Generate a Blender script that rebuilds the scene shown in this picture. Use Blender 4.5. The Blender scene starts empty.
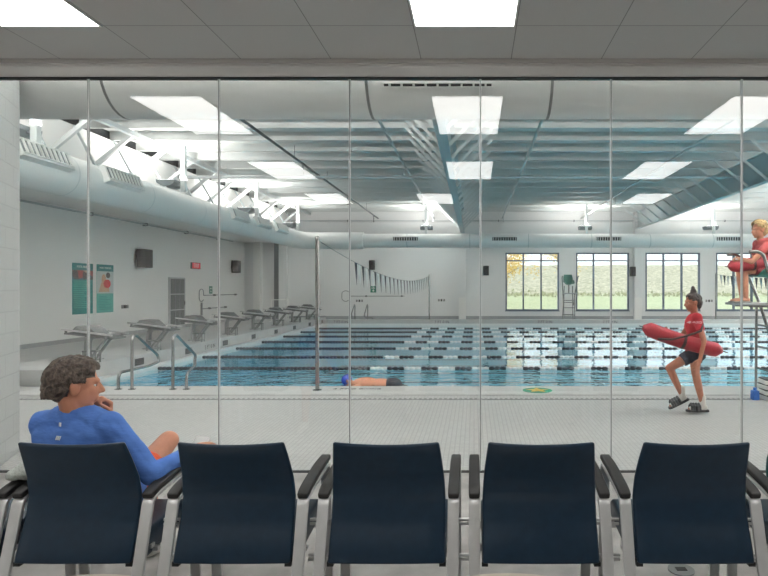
import bpy, bmesh, math, random
from mathutils import Vector, Matrix, noise
random.seed(7)
C = bpy.context.scene.collection
PI = math.pi
V = Vector
EYE = 1.65

# ------------------------------------------------------------------ materials
def lin(c):
    return tuple(((x/255)/12.92 if x/255 <= .04045 else (((x/255)+.055)/1.055)**2.4) for x in c)
MATS = {}
def mat(name, rgb, rough=.6, metal=0., var=.06, scale=8., bump=0., bscale=60., emit=None, estr=0., stretch=None, spec=.5, coat=0.):
    if name in MATS: return MATS[name]
    m = bpy.data.materials.new(name); m.use_nodes = True
    nt = m.node_tree; p = nt.nodes['Principled BSDF']
    c = lin(rgb)
    p.inputs['Roughness'].default_value = rough
    p.inputs['Metallic'].default_value = metal
    p.inputs['Specular IOR Level'].default_value = spec
    if coat: p.inputs['Coat Weight'].default_value = coat
    tc = nt.nodes.new('ShaderNodeTexCoord'); src = tc.outputs['Object']
    if stretch:
        mp = nt.nodes.new('ShaderNodeMapping'); mp.inputs['Scale'].default_value = stretch
        nt.links.new(src, mp.inputs['Vector']); src = mp.outputs['Vector']
    n = nt.nodes.new('ShaderNodeTexNoise'); n.inputs['Scale'].default_value = scale; n.inputs['Detail'].default_value = 4
    nt.links.new(src, n.inputs['Vector'])
    r = nt.nodes.new('ShaderNodeValToRGB')
    r.color_ramp.elements[0].position = .3; r.color_ramp.elements[1].position = .7
    r.color_ramp.elements[0].color = tuple(max(0, x*(1-var)) for x in c)+(1,)
    r.color_ramp.elements[1].color = tuple(min(1, x*(1+var)) for x in c)+(1,)
    nt.links.new(n.outputs['Fac'], r.inputs['Fac']); nt.links.new(r.outputs['Color'], p.inputs['Base Color'])
    if bump:
        n2 = nt.nodes.new('ShaderNodeTexNoise'); n2.inputs['Scale'].default_value = bscale; n2.inputs['Detail'].default_value = 3
        nt.links.new(src, n2.inputs['Vector'])
        b = nt.nodes.new('ShaderNodeBump'); b.inputs['Strength'].default_value = bump; b.inputs['Distance'].default_value = .02
        nt.links.new(n2.outputs['Fac'], b.inputs['Height']); nt.links.new(b.outputs['Normal'], p.inputs['Normal'])
    if emit:
        p.inputs['Emission Color'].default_value = lin(emit)+(1,); p.inputs['Emission Strength'].default_value = estr
    MATS[name] = m
    return m

def grid_mat(name, rgb, joint, size, jw, axes, rough=.7, offset=0., var=.05, bump=.3):
    """tile / block joints: axes picks which object axes run across (u) and up (v); size = (w,h)"""
    m = bpy.data.materials.new(name); m.use_nodes = True
    nt = m.node_tree; p = nt.nodes['Principled BSDF']; p.inputs['Roughness'].default_value = rough
    tc = nt.nodes.new('ShaderNodeTexCoord'); sp = nt.nodes.new('ShaderNodeSeparateXYZ'); cb = nt.nodes.new('ShaderNodeCombineXYZ')
    nt.links.new(tc.outputs['Object'], sp.inputs[0])
    nt.links.new(sp.outputs['XYZ'.index(axes[0])], cb.inputs[0]); nt.links.new(sp.outputs['XYZ'.index(axes[1])], cb.inputs[1])
    br = nt.nodes.new('ShaderNodeTexBrick'); br.offset = offset; br.squash = 1
    br.inputs['Scale'].default_value = 1; br.inputs['Brick Width'].default_value = size[0]; br.inputs['Row Height'].default_value = size[1]
    br.inputs['Mortar Size'].default_value = jw; br.inputs['Mortar Smooth'].default_value = .1
    c = lin(rgb)
    br.inputs['Color1'].default_value = tuple(x*(1-var) for x in c)+(1,); br.inputs['Color2'].default_value = tuple(min(1, x*(1+var)) for x in c)+(1,)
    br.inputs['Mortar'].default_value = lin(joint)+(1,)
    nt.links.new(cb.outputs[0], br.inputs['Vector']); nt.links.new(br.outputs['Color'], p.inputs['Base Color'])
    if bump:
        b = nt.nodes.new('ShaderNodeBump'); b.inputs['Strength'].default_value = bump; b.inputs['Distance'].default_value = .004; b.invert = True
        nt.links.new(br.outputs['Fac'], b.inputs['Height']); nt.links.new(b.outputs['Normal'], p.inputs['Normal'])
    MATS[name] = m
    return m

def glass_mat(name, tint, base, rough=0.):
    """clear pane: straight-through transmission plus a mirror coat that grows at grazing angles"""
    m = bpy.data.materials.new(name); m.use_nodes = True; nt = m.node_tree
    nt.nodes.remove(nt.nodes['Principled BSDF'])
    out = nt.nodes['Material Output']
    t = nt.nodes.new('ShaderNodeBsdfTransparent'); t.inputs[0].default_value = tint+(1,)
    g = nt.nodes.new('ShaderNodeBsdfGlossy'); g.inputs['Roughness'].default_value = rough; g.inputs[0].default_value = (1, 1, 1, 1)
    lw = nt.nodes.new('ShaderNodeLayerWeight'); lw.inputs['Blend'].default_value = .5
    pw = nt.nodes.new('ShaderNodeMath'); pw.operation = 'POWER'; pw.inputs[1].default_value = 5
    ma = nt.nodes.new('ShaderNodeMath'); ma.operation = 'MULTIPLY_ADD'; ma.inputs[1].default_value = 1-base; ma.inputs[2].default_value = base
    mx = nt.nodes.new('ShaderNodeMixShader')
    nt.links.new(lw.outputs['Facing'], pw.inputs[0]); nt.links.new(pw.outputs[0], ma.inputs[0])
    nt.links.new(ma.outputs[0], mx.inputs[0]); nt.links.new(t.outputs[0], mx.inputs[1]); nt.links.new(g.outputs[0], mx.inputs[2])
    nt.links.new(mx.outputs[0], out.inputs[0])
    MATS[name] = m
    return m, mx, g

M_GLASS, _, _ = glass_mat('partition glass', (.985, .985, .98), .043)
M_WGLASS, _, _ = glass_mat('window glass', (.96, .98, .98), .03)

def water_mat():
    m, mx, g = glass_mat('pool water', (.70, .92, .96), .025, .012)
    nt = m.node_tree
    geo = nt.nodes.new('ShaderNodeNewGeometry'); sp = nt.nodes.new('ShaderNodeSeparateXYZ'); nt.links.new(geo.outputs['Position'], sp.inputs[0])
    mr = nt.nodes.new('ShaderNodeMapRange'); mr.inputs[1].default_value = 11.9; mr.inputs[2].default_value = 12.3; mr.inputs[3].default_value = .8; mr.inputs[4].default_value = .05
    nt.links.new(sp.outputs[1], mr.inputs[0])
    mp = nt.nodes.new('ShaderNodeMapping'); mp.inputs['Scale'].default_value = (1., 1.5, 1)
    nt.links.new(geo.outputs['Position'], mp.inputs[0])
    n = nt.nodes.new('ShaderNodeTexNoise'); n.inputs['Scale'].default_value = 2.2; n.inputs['Detail'].default_value = 2; n.inputs['Distortion'].default_value = .6
    nt.links.new(mp.outputs[0], n.inputs['Vector'])
    b = nt.nodes.new('ShaderNodeBump'); b.inputs['Distance'].default_value = .18
    nt.links.new(n.outputs['Fac'], b.inputs['Height']); nt.links.new(mr.outputs[0], b.inputs['Strength'])
    nt.links.new(b.outputs['Normal'], g.inputs['Normal'])
    for nd in nt.nodes:
        if nd.type == 'LAYER_WEIGHT': nt.links.new(b.outputs['Normal'], nd.inputs['Normal'])
    return m
M_WATER = water_mat()

WHITE = mat('painted wall white', (238, 238, 236), .75, var=.015, scale=.6)
GWHITE = mat('far wall paint', (228, 229, 229), .75, var=.015, scale=.6)
STEELW = mat('white painted steel', (205, 210, 211), .5, var=.03)
DECKW = mat('roof deck panel', (216, 218, 217), .6, var=.05, scale=.5)
PURL = mat('purlin paint', (200, 204, 203), .5, var=.04, scale=.8)
GIRD = mat('girder paint', (176, 186, 188), .5, var=.04, scale=.8)
DUCT = mat('duct paint', (226, 228, 227), .4, var=.02, scale=.7)
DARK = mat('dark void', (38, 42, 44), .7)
STEEL = mat('brushed stainless', (150, 150, 149), .27, 1., var=.06, scale=30)
GREYST = mat('grey powder coat', (128, 130, 130), .45, .3, var=.05)
BLOCKTOP = mat('block top grit', (96, 98, 99), .8, var=.15, scale=60)
SILV = mat('silver chair frame', (206, 206, 206), .36, .55, var=.03, scale=20)
NAVY = mat('navy vinyl', (21, 44, 63), .3, var=.1, scale=25, bump=.05, bscale=350, spec=.4)
BLACK = mat('black plastic', (20, 20, 20), .5, var=.1)
ARMP = mat('black armrest pad', (36, 34, 34), .5, var=.12, scale=30)
TABLE = mat('pale table laminate', (205, 195, 180), .4, var=.04, scale=10)
HEAD = mat('header metal', (205, 203, 200), .45, .3, var=.02, scale=2)
ALUM = mat('glass joint strip', (222, 224, 224), .4, .0, var=.05)
WFRAME = mat('window frame slate', (84, 98, 116), .5, .2, var=.05)
RED = mat('lifeguard red foam', (152, 24, 42), .5, var=.08, scale=12)
REDSH = mat('red cotton shirt', (168, 26, 42), .85, var=.1, scale=14, bump=.5, bscale=22)
REDSH2 = mat('faded red cotton shirt', (160, 66, 68), .85, var=.1, scale=14, bump=.5, bscale=22)
BLUESH = mat('blue knit shirt', (84, 126, 202), .85, var=.1, scale=9, bump=.45, bscale=9, stretch=(1, 1, 2.2))
SKIN = mat('skin', (203, 140, 112), .5, var=.08, scale=16, bump=.05, bscale=90)
SKIN2 = mat('tanned skin', (176, 112, 86), .5, var=.08, scale=16)
HAIRG = mat('greying brown hair', (88, 76, 68), .5, var=.65, scale=60, bump=.6, bscale=160, stretch=(1, .4, .6))
HAIRD = mat('dark brown hair', (50, 36, 32), .5, var=.4, scale=60, bump=.6, bscale=120)
HAIRB = mat('blond curly hair', (170, 142, 96), .6, var=.4, scale=60, bump=.8, bscale=90)
ORANGE = mat('orange shorts', (236, 98, 62), .8, var=.1, scale=15, bump=.3, bscale=40)
SHORTS = mat('navy shorts', (28, 34, 52), .8, var=.1)
SOCK = mat('white sock', (222, 220, 214), .9, var=.05, bump=.2, bscale=80)
EYEW = mat('eye white', (230, 228, 222), .3, var=.01)
EYED = mat('eye iris', (50, 36, 28), .2, var=.05)
TEAL = mat('poster teal', (16, 128, 124), .6, var=.03)
TEALL = mat('poster light teal', (86, 168, 158), .6, var=.03)
TEALD = mat('poster header teal', (24, 118, 118), .6, var=.03)
PAPERW = mat('white print', (235, 236, 232), .7, var=.02)
GREEN = mat('guard seat green', (38, 104, 92), .45, var=.06)
TEALC = mat('teal backpack cloth', (16, 78, 78), .8, var=.15, scale=14, bump=.4, bscale=30)
TOWEL = mat('pale grey towel', (196, 202, 196), .95, var=.06, scale=30, bump=.6, bscale=90)
SIGNR = mat('red sign face', (190, 20, 44), .5, emit=(200, 20, 40), estr=.35)
SIGNG = mat('green sign face', (12, 116, 90), .6)
COPE = mat('coping concrete', (190, 190, 189), .7, var=.04, scale=5)
BULK = mat('bulkhead concrete', (176, 177, 177), .7, var=.05, scale=3)
TILEW = mat('white gutter tile', (228, 230, 230), .45, var=.02)
FLOATB = mat('black lane float', (22, 30, 40), .4, var=.1)
FLOATW = mat('white lane float', (244, 246, 246), .4, var=.03)
PENN = mat('dark pennant', (30, 42, 56), .8, var=.1)
PENNW = mat('white pennant', (215, 220, 222), .8, var=.05)
LAMP = mat('light panel diffuser', (250, 250, 250), .5, emit=(255, 254, 250), estr=8.6)
UPL = mat('uplight lens', (250, 250, 250), .5, emit=(255, 255, 255), estr=6)
TRAY = mat('grey uplight tray', (120, 128, 132), .5, .3)
TRUNK = mat('tree bark', (176, 166, 152), .9, var=.2, bump=.5)
LEAFO = mat('autumn leaves', (250, 206, 116), .8, var=.25, scale=3)
LEAFG = mat('pale green leaves', (190, 196, 150), .8, var=.2, scale=3)
BRICKP = mat('beige kick', (150, 148, 144), .6)
BLUEP = mat('blue plastic', (28, 92, 170), .4)
SHOE = mat('black sandal rubber', (24, 24, 26), .6, var=.1)
BRUSH = None

CMU = grid_mat('painted block', (172, 173, 173), (162, 163, 163), (.4, .203), .006, 'YZ', offset=.5, var=.01, bump=.5)
CTILE = grid_mat('ceiling tile', (184, 182, 180), (132, 131, 129), (.784, .63), .004, 'XY', rough=.85, var=.012, bump=.3)
DFLOOR = grid_mat('deck mosaic', (178, 178, 177), (160, 160, 160), (.05, .05), .006, 'XY', rough=.5, offset=0, var=.05, bump=.2)
BASIN = grid_mat('pool tile', (140, 216, 236), (120, 200, 224), (.15, .15), .006, 'XY', rough=.5, var=.03, bump=0)

def carpet():
    m = mat('lobby carpet', (182, 180, 178), .95, var=.16, scale=5, bump=.5, bscale=300)
    return m
CARPET = carpet()

# ------------------------------------------------------------------ mesh builder
class MB:
    def __init__(s): s.v = []; s.f = []
    def add(s, vs, fs):
        o = len(s.v); s.v += [tuple(x) for x in vs]; s.f += [tuple(i+o for i in f) for f in fs]; return s
    def box(s, x0, x1, y0, y1, z0, z1):
        return s.add([(x0,y0,z0),(x1,y0,z0),(x1,y1,z0),(x0,y1,z0),(x0,y0,z1),(x1,y0,z1),(x1,y1,z1),(x0,y1,z1)],
                     [(3,2,1,0),(4,5,6,7),(0,1,5,4),(1,2,6,5),(2,3,7,6),(3,0,4,7)])
    def obox(s, c, size, R=None):
        R = R or Matrix.Identity(3); c = V(c); h = [a/2 for a in size]
        vs = [c+R@V((sx*h[0], sy*h[1], sz*h[2])) for sz in (-1,1) for sx, sy in ((-1,-1),(1,-1),(1,1),(-1,1))]
        return s.add(vs, [(3,2,1,0),(4,5,6,7),(0,1,5,4),(1,2,6,5),(2,3,7,6),(3,0,4,7)])
    def beam(s, p0, p1, w, h, up=(0,0,1)):
        p0 = V(p0); p1 = V(p1); d = (p1-p0); L = d.length; d.normalize(); u = V(up)
        if abs(d.dot(u)) > .98: u = V((0,1,0))
        x = d.cross(u).normalized(); z = x.cross(d)
        return s.obox((p0+p1)/2, (w, L, h), Matrix((x, d, z)).transposed())
    def tube(s, pts, r, n=10, caps=True, closed=False):
        pts = [V(p) for p in pts]; k = len(pts)
        rr = r if isinstance(r, (list, tuple)) else [r]*k
        T = []
        for i in range(k):
            a = pts[(i-1) % k] if (i > 0 or closed) else pts[i]; b = pts[(i+1) % k] if (i < k-1 or closed) else pts[i]
            T.append((b-a).normalized())
        u = T[0].orthogonal().normalized(); vs = []
        for i in range(k):
            u = (u-T[i]*u.dot(T[i])).normalized(); w = T[i].cross(u)
            for j in range(n):
                a = 2*PI*j/n; vs.append(pts[i]+(u*math.cos(a)+w*math.sin(a))*rr[i])
        fs = []
        for i in range(k if closed else k-1):
            i2 = (i+1) % k
            for j in range(n): fs.append((i*n+j, i*n+(j+1) % n, i2*n+(j+1) % n, i2*n+j))
        if caps and not closed:
            fs.append(tuple(range(n-1, -1, -1))); fs.append(tuple((k-1)*n+j for j in range(n)))
        return s.add(vs, fs)
    def ell(s, c, semi, R=None, nu=16, nv=10):
        R = R or Matrix.Identity(3); c = V(c); vs = [c+R@V((0,0,-semi[2]))]; fs = []
        for i in range(1, nv):
            t = -PI/2+PI*i/nv
            for j in range(nu):
                a = 2*PI*j/nu; vs.append(c+R@V((semi[0]*math.cos(t)*math.cos(a), semi[1]*math.cos(t)*math.sin(a), semi[2]*math.sin(t))))
        vs.append(c+R@V((0,0,semi[2]))); top = len(vs)-1
        for j in range(nu):
            fs.append((0, 1+(j+1) % nu, 1+j))
            for i in range(nv-2):
                a = 1+i*nu; fs.append((a+j, a+(j+1) % nu, a+nu+(j+1) % nu, a+nu+j))
            a = 1+(nv-2)*nu; fs.append((a+j, a+(j+1) % nu, top))
        return s.add(vs, fs)
    def cap(s, p0, r0, p1, r1, n=12, flat=False):
        """tapered capsule; flat = no round end at p1"""
        p0 = V(p0); p1 = V(p1); d = p1-p0
        if d.length < 1e-6: return s.ell(p0, (r0,)*3)
        d.normalize(); pts = []; rr = []
        for k in range(5):
            t = PI/2*k/5; pts.append(p0-d*r0*math.cos(t)); rr.append(max(r0*math.sin(t), r0*.02))
        pts.append(p0); rr.append(r0); pts.append(p1); rr.append(r1)
        if not flat:
            for k in range(4, -1, -1):
                t = PI/2*k/5; pts.append(p1+d*r1*math.cos(t)); rr.append(max(r1*math.sin(t), r1*.02))
        return s.tube(pts, rr, n)
    def chain(s, pts, n=12, flat=False):
        for i in range(len(pts)-1):
            a, b = pts[i], pts[i+1]; s.cap(a[0], a[1], b[0], b[1], n, flat and i == len(pts)-2)
        return s
    def prism(s, poly, axis, a, b):
        """polygon in the two other axes (x:(y,z) y:(x,z) z:(x,y)) extruded from a to b"""
        n = len(poly)
        def P(u, v, t): return {'x': (t,u,v), 'y': (u,t,v), 'z': (u,v,t)}[axis]
        vs = [P(u,v,a) for u,v in poly]+[P(u,v,b) for u,v in poly]
        fs = [tuple(range(n-1,-1,-1)), tuple(range(n,2*n))]+[(i,(i+1)%n,n+(i+1)%n,n+i) for i in range(n)]
        return s.add(vs, fs)
    def sweep(s, path, side, w, t):
        """flat bar: rectangle w (along side) x t swept along path"""
        side = V(side); path = [V(p) for p in path]; vs = []; k = len(path)
        for i, p in enumerate(path):
            d = (path[min(i+1,k-1)]-path[max(i-1,0)]).normalized(); nrm = d.cross(side).normalized()
            ww = w[i] if isinstance(w, (list, tuple)) else w
            for a, b in ((-1,-1),(1,-1),(1,1),(-1,1)): vs.append(p+side*a*ww/2+nrm*b*t/2)
        fs = [(3,2,1,0), tuple((k-1)*4+j for j in range(4))]
        for i in range(k-1):
            for j in range(4): fs.append((i*4+j, i*4+(j+1)%4, (i+1)*4+(j+1)%4, (i+1)*4+j))
        return s.add(vs, fs)
    def disc(s, c, r, h, n=32):
        c = V(c); vs = [c+V((r*math.cos(2*PI*j/n), r*math.sin(2*PI*j/n), z)) for z in (0, h) for j in range(n)]
        return s.add(vs, [tuple(range(n-1,-1,-1)), tuple(range(n,2*n))]+[(j,(j+1)%n,n+(j+1)%n,n+j) for j in range(n)])
    def mesh(s, name, m=None, smooth=False):
        me = bpy.data.meshes.new(name); me.from_pydata(s.v, [], s.f); me.update()
        bm = bmesh.new(); bm.from_mesh(me); bmesh.ops.recalc_face_normals(bm, faces=bm.faces); bm.to_mesh(me); bm.free()
        if m: me.materials.append(m)
        if smooth:
            for p in me.polygons: p.use_smooth = True
        return me
    def build(s, name, m, parent=None, smooth=False, bevel=0., seg=2, angle=None):
        me = s.mesh(name, m, smooth or bevel > 0)
        if angle is None and smooth: angle = 40
        if (smooth or bevel) and angle: me.set_sharp_from_angle(angle=math.radians(angle))
        o = bpy.data.objects.new(name, me); C.objects.link(o); o.parent = parent
        if bevel:
            b = o.modifiers.new('bevel', 'BEVEL'); b.width = bevel; b.segments = seg; b.limit_method = 'ANGLE'
        return o
def fillet(pts, r, n=6):
    pts = [V(p) for p in pts]; out = [pts[0]]
    for i in range(1, len(pts)-1):
        a, p, b = pts[i-1], pts[i], pts[i+1]; da = (a-p); db = (b-p)
        q = min(r, da.length*.48, db.length*.48); A = p+da.normalized()*q; B = p+db.normalized()*q
        for k in range(n+1):
            t = k/n; out.append(A*(1-t)**2+p*2*t*(1-t)+B*t*t)
    out.append(pts[-1]); return out

def tag(o, label, cat, group=None):
    o['label'] = label; o['category'] = cat
    if group: o['group'] = group
    return o
def thing(name, label, cat, loc=(0,0,0), rz=0., group=None):
    o = bpy.data.objects.new(name, None); C.objects.link(o); o.location = loc; o.rotation_euler = (0,0,rz)
    o.empty_display_size = .1
    return tag(o, label, cat, group)
def struct(o):
    o['kind'] = 'structure'; return o
def srt(name, loc=(0,0,0)):
    o = bpy.data.objects.new(name, None); C.objects.link(o); o.location = loc; return struct(o)
def copy_tree(o, parent=None):
    c = o.copy(); C.objects.link(c); c.parent = parent
    for ch in [x for x in C.objects if x.parent == o]: copy_tree(ch, c)
    return c
def dup(o, loc, rz=None, label=None):
    c = copy_tree(o); c.location = loc
    if rz is not None: c.rotation_euler = (0,0,rz)
    if label: c['label'] = label
    return c
def text_obj(body, size, M, m, parent=None, name='lettering', depth=.004, align='CENTER'):
    cu = bpy.data.curves.new(name, 'FONT'); cu.body = body; cu.size = size; cu.extrude = depth; cu.align_x = align; cu.align_y = 'CENTER'
    t = bpy.data.objects.new(name, cu); C.objects.link(t)
    me = bpy.data.meshes.new_from_object(t.evaluated_get(bpy.context.evaluated_depsgraph_get()))
    bpy.data.objects.remove(t); bpy.data.curves.remove(cu)
    me.transform(M); me.materials.clear(); me.materials.append(m)
    o = bpy.data.objects.new(name, me); C.objects.link(o); o.parent = parent
    return o
def fuse(mb, voxel, smooth=4, factor=.5):
    """one continuous skin over overlapping shapes"""
    me = mb.mesh('tmp'); o = bpy.data.objects.new('tmp', me); C.objects.link(o)
    r = o.modifiers.new('r', 'REMESH'); r.mode = 'VOXEL'; r.voxel_size = voxel
    if smooth:
        s = o.modifiers.new('s', 'SMOOTH'); s.iterations = smooth; s.factor = factor
    me2 = bpy.data.meshes.new_from_object(o.evaluated_get(bpy.context.evaluated_depsgraph_get()))
    bpy.data.objects.remove(o); bpy.data.meshes.remove(me)
    for p in me2.polygons: p.use_smooth = True
    return me2
def skin_obj(name, mb, voxel, m, parent=None, origin=(0,0,0), smooth=4):
    me = fuse(mb, voxel, smooth); me.transform(Matrix.Translation(-V(origin))); me.materials.clear(); me.materials.append(m)
    o = bpy.data.objects.new(name, me); C.objects.link(o)
    if parent: o.parent = parent
    else: o.location = origin
    return o

# facing matrices for lettering: text lies in its own xy; +z is out of the face
def face_M(pos, normal):
    n = V(normal).normalized(); up = V((0,0,1))
    if abs(n.z) > .9: up = V((0,1,0))
    x = up.cross(n).normalized(); y = n.cross(x)
    M = Matrix((x, y, n)).transposed().to_4x4(); M.translation = V(pos); return M

# ------------------------------------------------------------------ setting: lobby
GY = 5.11            # glass plane
LC = 3.643           # lobby ceiling
HB = 3.533           # bottom of header
struct(MB().box(-4.7, 6.6, -7.2, GY-.02, -.1, 0).build('floor_lobby', CARPET))
co = MB().box(-4.7, 6.6, -7.2, 4.97, LC, LC+.08).build('ceiling_lobby', CTILE)
# put tile joints where the photo has them
off = V((-.461, 4.33, 0))
co.data.transform(Matrix.Translation(-off)); co.location = off; struct(co)
struct(MB().box(-4.8, -4.68, -7.2, GY, 0, LC).build('wall_lobby_left', mat('lobby wall', (225, 224, 222), .8, var=.02)))
struct(MB().box(6.6, 6.72, -7.2, GY, 0, LC).build('wall_lobby_right', MATS['lobby wall']))
struct(MB().box(-4.8, 6.72, -7.32, -7.2, 0, LC).build('wall_lobby_back', mat('lobby back wall', (225, 224, 222), .8, var=.02)))
# header above the glass: stepped metal profile
struct(MB().prism([(4.96,LC+.08),(4.96,HB+.075),(4.985,HB+.075),(4.985,HB+.055),(5.0,HB+.05),(5.04,HB+.012),(5.07,HB),(5.16,HB),(5.16,LC+.08)], 'x', -4.8, 6.72).build('trim_header', HEAD))
struct(MB().box(-4.7, 6.62, 5.085, 5.135, HB-.014, HB).build('trim_glass_top_channel', BLACK))
struct(MB().box(-4.7, 6.62, 5.09, 5.13, 0, .012).build('trim_glass_base_channel', mat('dark gasket', (70, 70, 70), .6)))
JX = [-4.627+1.1710*k for k in range(10)]
for k in range(9):
    w = srt('window_partition_%d' % (k+1), (JX[k], GY, 0))
    MB().box(.008, 1.163, -.006, .006, .012, HB-.014).build('pane', M_GLASS, w)
    MB().box(-.008, .008, -.009, .009, .012, HB-.014).build('joint', ALUM, w)
    MB().box(-.0016, .0016, -.0105, .0105, .012, HB-.014).build('seal', BLACK, w)
# block wall standing just beyond the left end of the glass
struct(MB().prism([(-5.6,GY+.06),(-4.34,GY+.06),(-4.6,5.77),(-5.6,5.77)], 'z', 0, 3.9).build('wall_block_return', CMU))

# ------------------------------------------------------------------ setting: pool hall
XL, XR, YF, RZ = -12.2, 20., 30.3, 5.9
PX0, PX1, PY0, PY1, WZ = -6.9, 16., 9.5, 25.95, -.06
fl = MB()
fl.box(XL, XR, GY-.02, PY0, -.15, 0); fl.box(XL, XR, PY1, YF, -.15, 0); fl.box(XL, PX0, PY0, PY1, -.15, 0); fl.box(PX1, XR, PY0, PY1, -.15, 0)
struct(fl.build('floor_deck', DFLOOR))
b = MB()
b.box(PX0-.1, PX1+.1, PY0-.1, PY1+.1, -1.6, -1.5); b.box(PX0-.1, PX0, PY0, PY1, -1.5, -.15); b.box(PX1, PX1+.1, PY0, PY1, -1.5, -.15)
b.box(PX0-.1, PX1+.1, PY0-.1, PY0, -1.5, -.15); b.box(PX0-.1, PX1+.1, PY1, PY1+.1, -1.5, -.15)
basin = struct(b.build('pool_basin', BASIN))
bl = MB()
for k in range(8): bl.box(PX0+1.5, PX1-1.5, 11.0+2*k-.125, 11.0+2*k+.125, -1.5, -1.494)
struct(bl.build('trim_pool_floor_line', mat('navy tile line', (24, 50, 84), .5)))
water = struct(MB().add([(PX0,PY0,WZ),(PX1,PY0,WZ),(PX1,PY1,WZ),(PX0,PY1,WZ)], [(0,1,2,3)]).build('water', M_WATER))
# copings, gutter, drain
struct(MB().box(PX0-.25, PX1+.25, 8.75, PY0+.02, 0, .012).build('trim_coping_near', COPE))
struct(MB().box(PX0+.0, PX0+.2, PY0, PY1, -.14, .014).build('trim_gutter_left', TILEW))
dr = MB()
dr.box(XL, XR, 8.4, 8.52, .001, .004)
struct(dr.build('trim_deck_drain', mat('drain slot', (120, 121, 121), .7, var=.1)))
dr = MB()
for k in range(400): dr.box(-10+.075*k, -10+.075*k+.03, 8.42, 8.5, .004, .009)
struct(dr.build('trim_drain_grate', mat('drain grate', (172, 172, 170), .6)))
struct(MB().box(-8.3, PX0-.0, 9.55, 26.6, 0, .28).build('trim_bulkhead_left', BULK, bevel=.015))
struct(MB().box(-8.3, XR-2, PY1+.02, PY1+.45, 0, .2).build('trim_curb_far', COPE, bevel=.01))
struct(MB().box(-8.0, PX1, PY1-.08, PY1+.02, -.14, .03).build('trim_gutter_far', TILEW))

# walls
struct(MB().box(XL-.2, XL, GY, YF, 0, RZ).build('wall_left', WHITE))
struct(MB().box(XL, XL+.02, 6, YF, 0, .12).build('baseboard_left', mat('wall base grey', (160, 161, 161), .7)))
struct(MB().box(-9.85, -9.75, GY, YF, 4.12, 5.62).box(XL, -9.75, GY, YF, 4.06, 4.12).build('wall_left_upper', WHITE))
struct(MB().box(-9.98, -9.9, GY, YF, 5.5, RZ).build('trim_eave_shade_plate', DARK))  # plate closing the eave, coloured dark to stand in for shade between purlins
struct(MB().box(XR, XR+.2, GY, YF, 0, RZ).build('wall_right', WHITE))
WIN = [(505.5,559),(576,629),(645.5,700),(716,770),(786,840)]
WIN = [((a-474)*YF/570, (c-474)*YF/570) for a, c in WIN]
WZ0, WZ1 = EYE-22.6*YF/570, EYE+35.2*YF/570
fw = MB(); xs = [XL]
for a, c in WIN:
    fw.box(xs[-1], a, YF, YF+.25, 0, RZ); fw.box(a, c, YF, YF+.25, 0, WZ0); fw.box(a, c, YF, YF+.25, WZ1, RZ); xs.append(c)
fw.box(xs[-1], XR, YF, YF+.25, 0, RZ)
struct(fw.build('wall_far', GWHITE))
struct(MB().box(-12.2, XR, YF-.02, YF, 0, .16).build('baseboard_far', mat('far base', (150, 153, 156), .7)))
nw = MB()
nw.box(XL, -4.8, GY-.05, GY+.05, 0, RZ); nw.box(6.72, XR, GY-.05, GY+.05, 0, RZ); nw.box(-4.8, 6.72, GY+.05, GY+.12, HB+.02, RZ)
struct(nw.build('wall_near', WHITE))
for i, (a, c) in enumerate(WIN):
    w = srt('window_%d' % (i+1), ((a+c)/2, YF, 0)); h = (c-a)/2; t = .07
    f = MB(); y0, y1 = -.02, .14
    f.box(-h, -h+t, y0, y1, WZ0, WZ1); f.box(h-t, h, y0, y1, WZ0, WZ1); f.box(-h+t, h-t, y0, y1, WZ0, WZ0+t); f.box(-h+t, h-t, y0, y1, WZ1-t, WZ1)
    for q in (-h/3, h/3): f.box(q-.035, q+.035, y0, y1, WZ0+t, WZ1-t)
    zt = WZ1-.42
    for q0, q1 in ((-h+t, -h/3-.035), (-h/3+.035, h/3-.035), (h/3+.035, h-t)): f.box(q0, q1, y0, y1, zt-.03, zt+.03)
    f.build('window_frame', WFRAME, w)
    MB().box(-h+t, h-t, .05, .06, WZ0+t, WZ1-t).build('window_pane', M_WGLASS, w)
    MB().box(-h-.03, h+.03, -.06, .02, WZ0-.04, WZ0).build('window_sill', WFRAME, w)

# roof: deck, purlins, girders with flange braces
struct(MB().box(XL-.2, XR+.2, GY, YF+.25, RZ, RZ+.1).build('ceiling_roof_deck', DECKW))
PB = 5.65
k = 0; y = 5.9
PY = []
while y < YF-.1:
    PY.append(y); y += 1.2
pm = MB(); t = .012
prof = [(-.06,PB),(.0,PB),(.0,PB+.24),(.06,PB+.24),(.06,RZ),(-.012,RZ),(-.012,PB+.014),(-.06,PB+.014)]
pm.prism(prof, 'x', -9.9, XR)
p0 = struct(pm.build('roof_purlin', PURL)); p0.location.y = PY[0]
for y in PY[1:]:
    c = p0.copy(); C.objects.link(c); c.location.y = y
def girder(x, name, zb=4.53, y1=YF):
    g = srt(name, (x, 0, 0))
    MB().box(-.11, .11, GY+.1, y1, zb, zb+.02).build('bottom_flange', GIRD, g)
    MB().box(-.01, .01, GY+.1, y1, zb+.02, PB-.02).build('web', GIRD, g)
    MB().box(-.11, .11, GY+.1, y1, PB-.02, PB).build('top_flange', GIRD, g)
    for y in PY[2:-1]:
        for s in (-1, 1):
            MB().beam((s*.03, y-.05, zb+.03), (s*1.1, y-.05, PB+.02), .075, .03, up=(0,1,0)).build('flange_brace', STEELW, g)
    MB().box(-.16, .16, y1-.3, y1, 0, PB).build('column', GWHITE, g)
    MB().box(-.19, .19, y1-.36, y1-.3, 0, 1.15).build('column_guard', WHITE, g)
girder(-.61, 'roof_girder_1'); girder(8.62, 'roof_girder_2', 4.78)
eb = srt('roof_edge_beam', (0,0,0))
MB().box(-8.78, -8.66, GY+.1, YF, 5.53, PB).build('beam', STEELW, eb)
yy = 11.5
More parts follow.
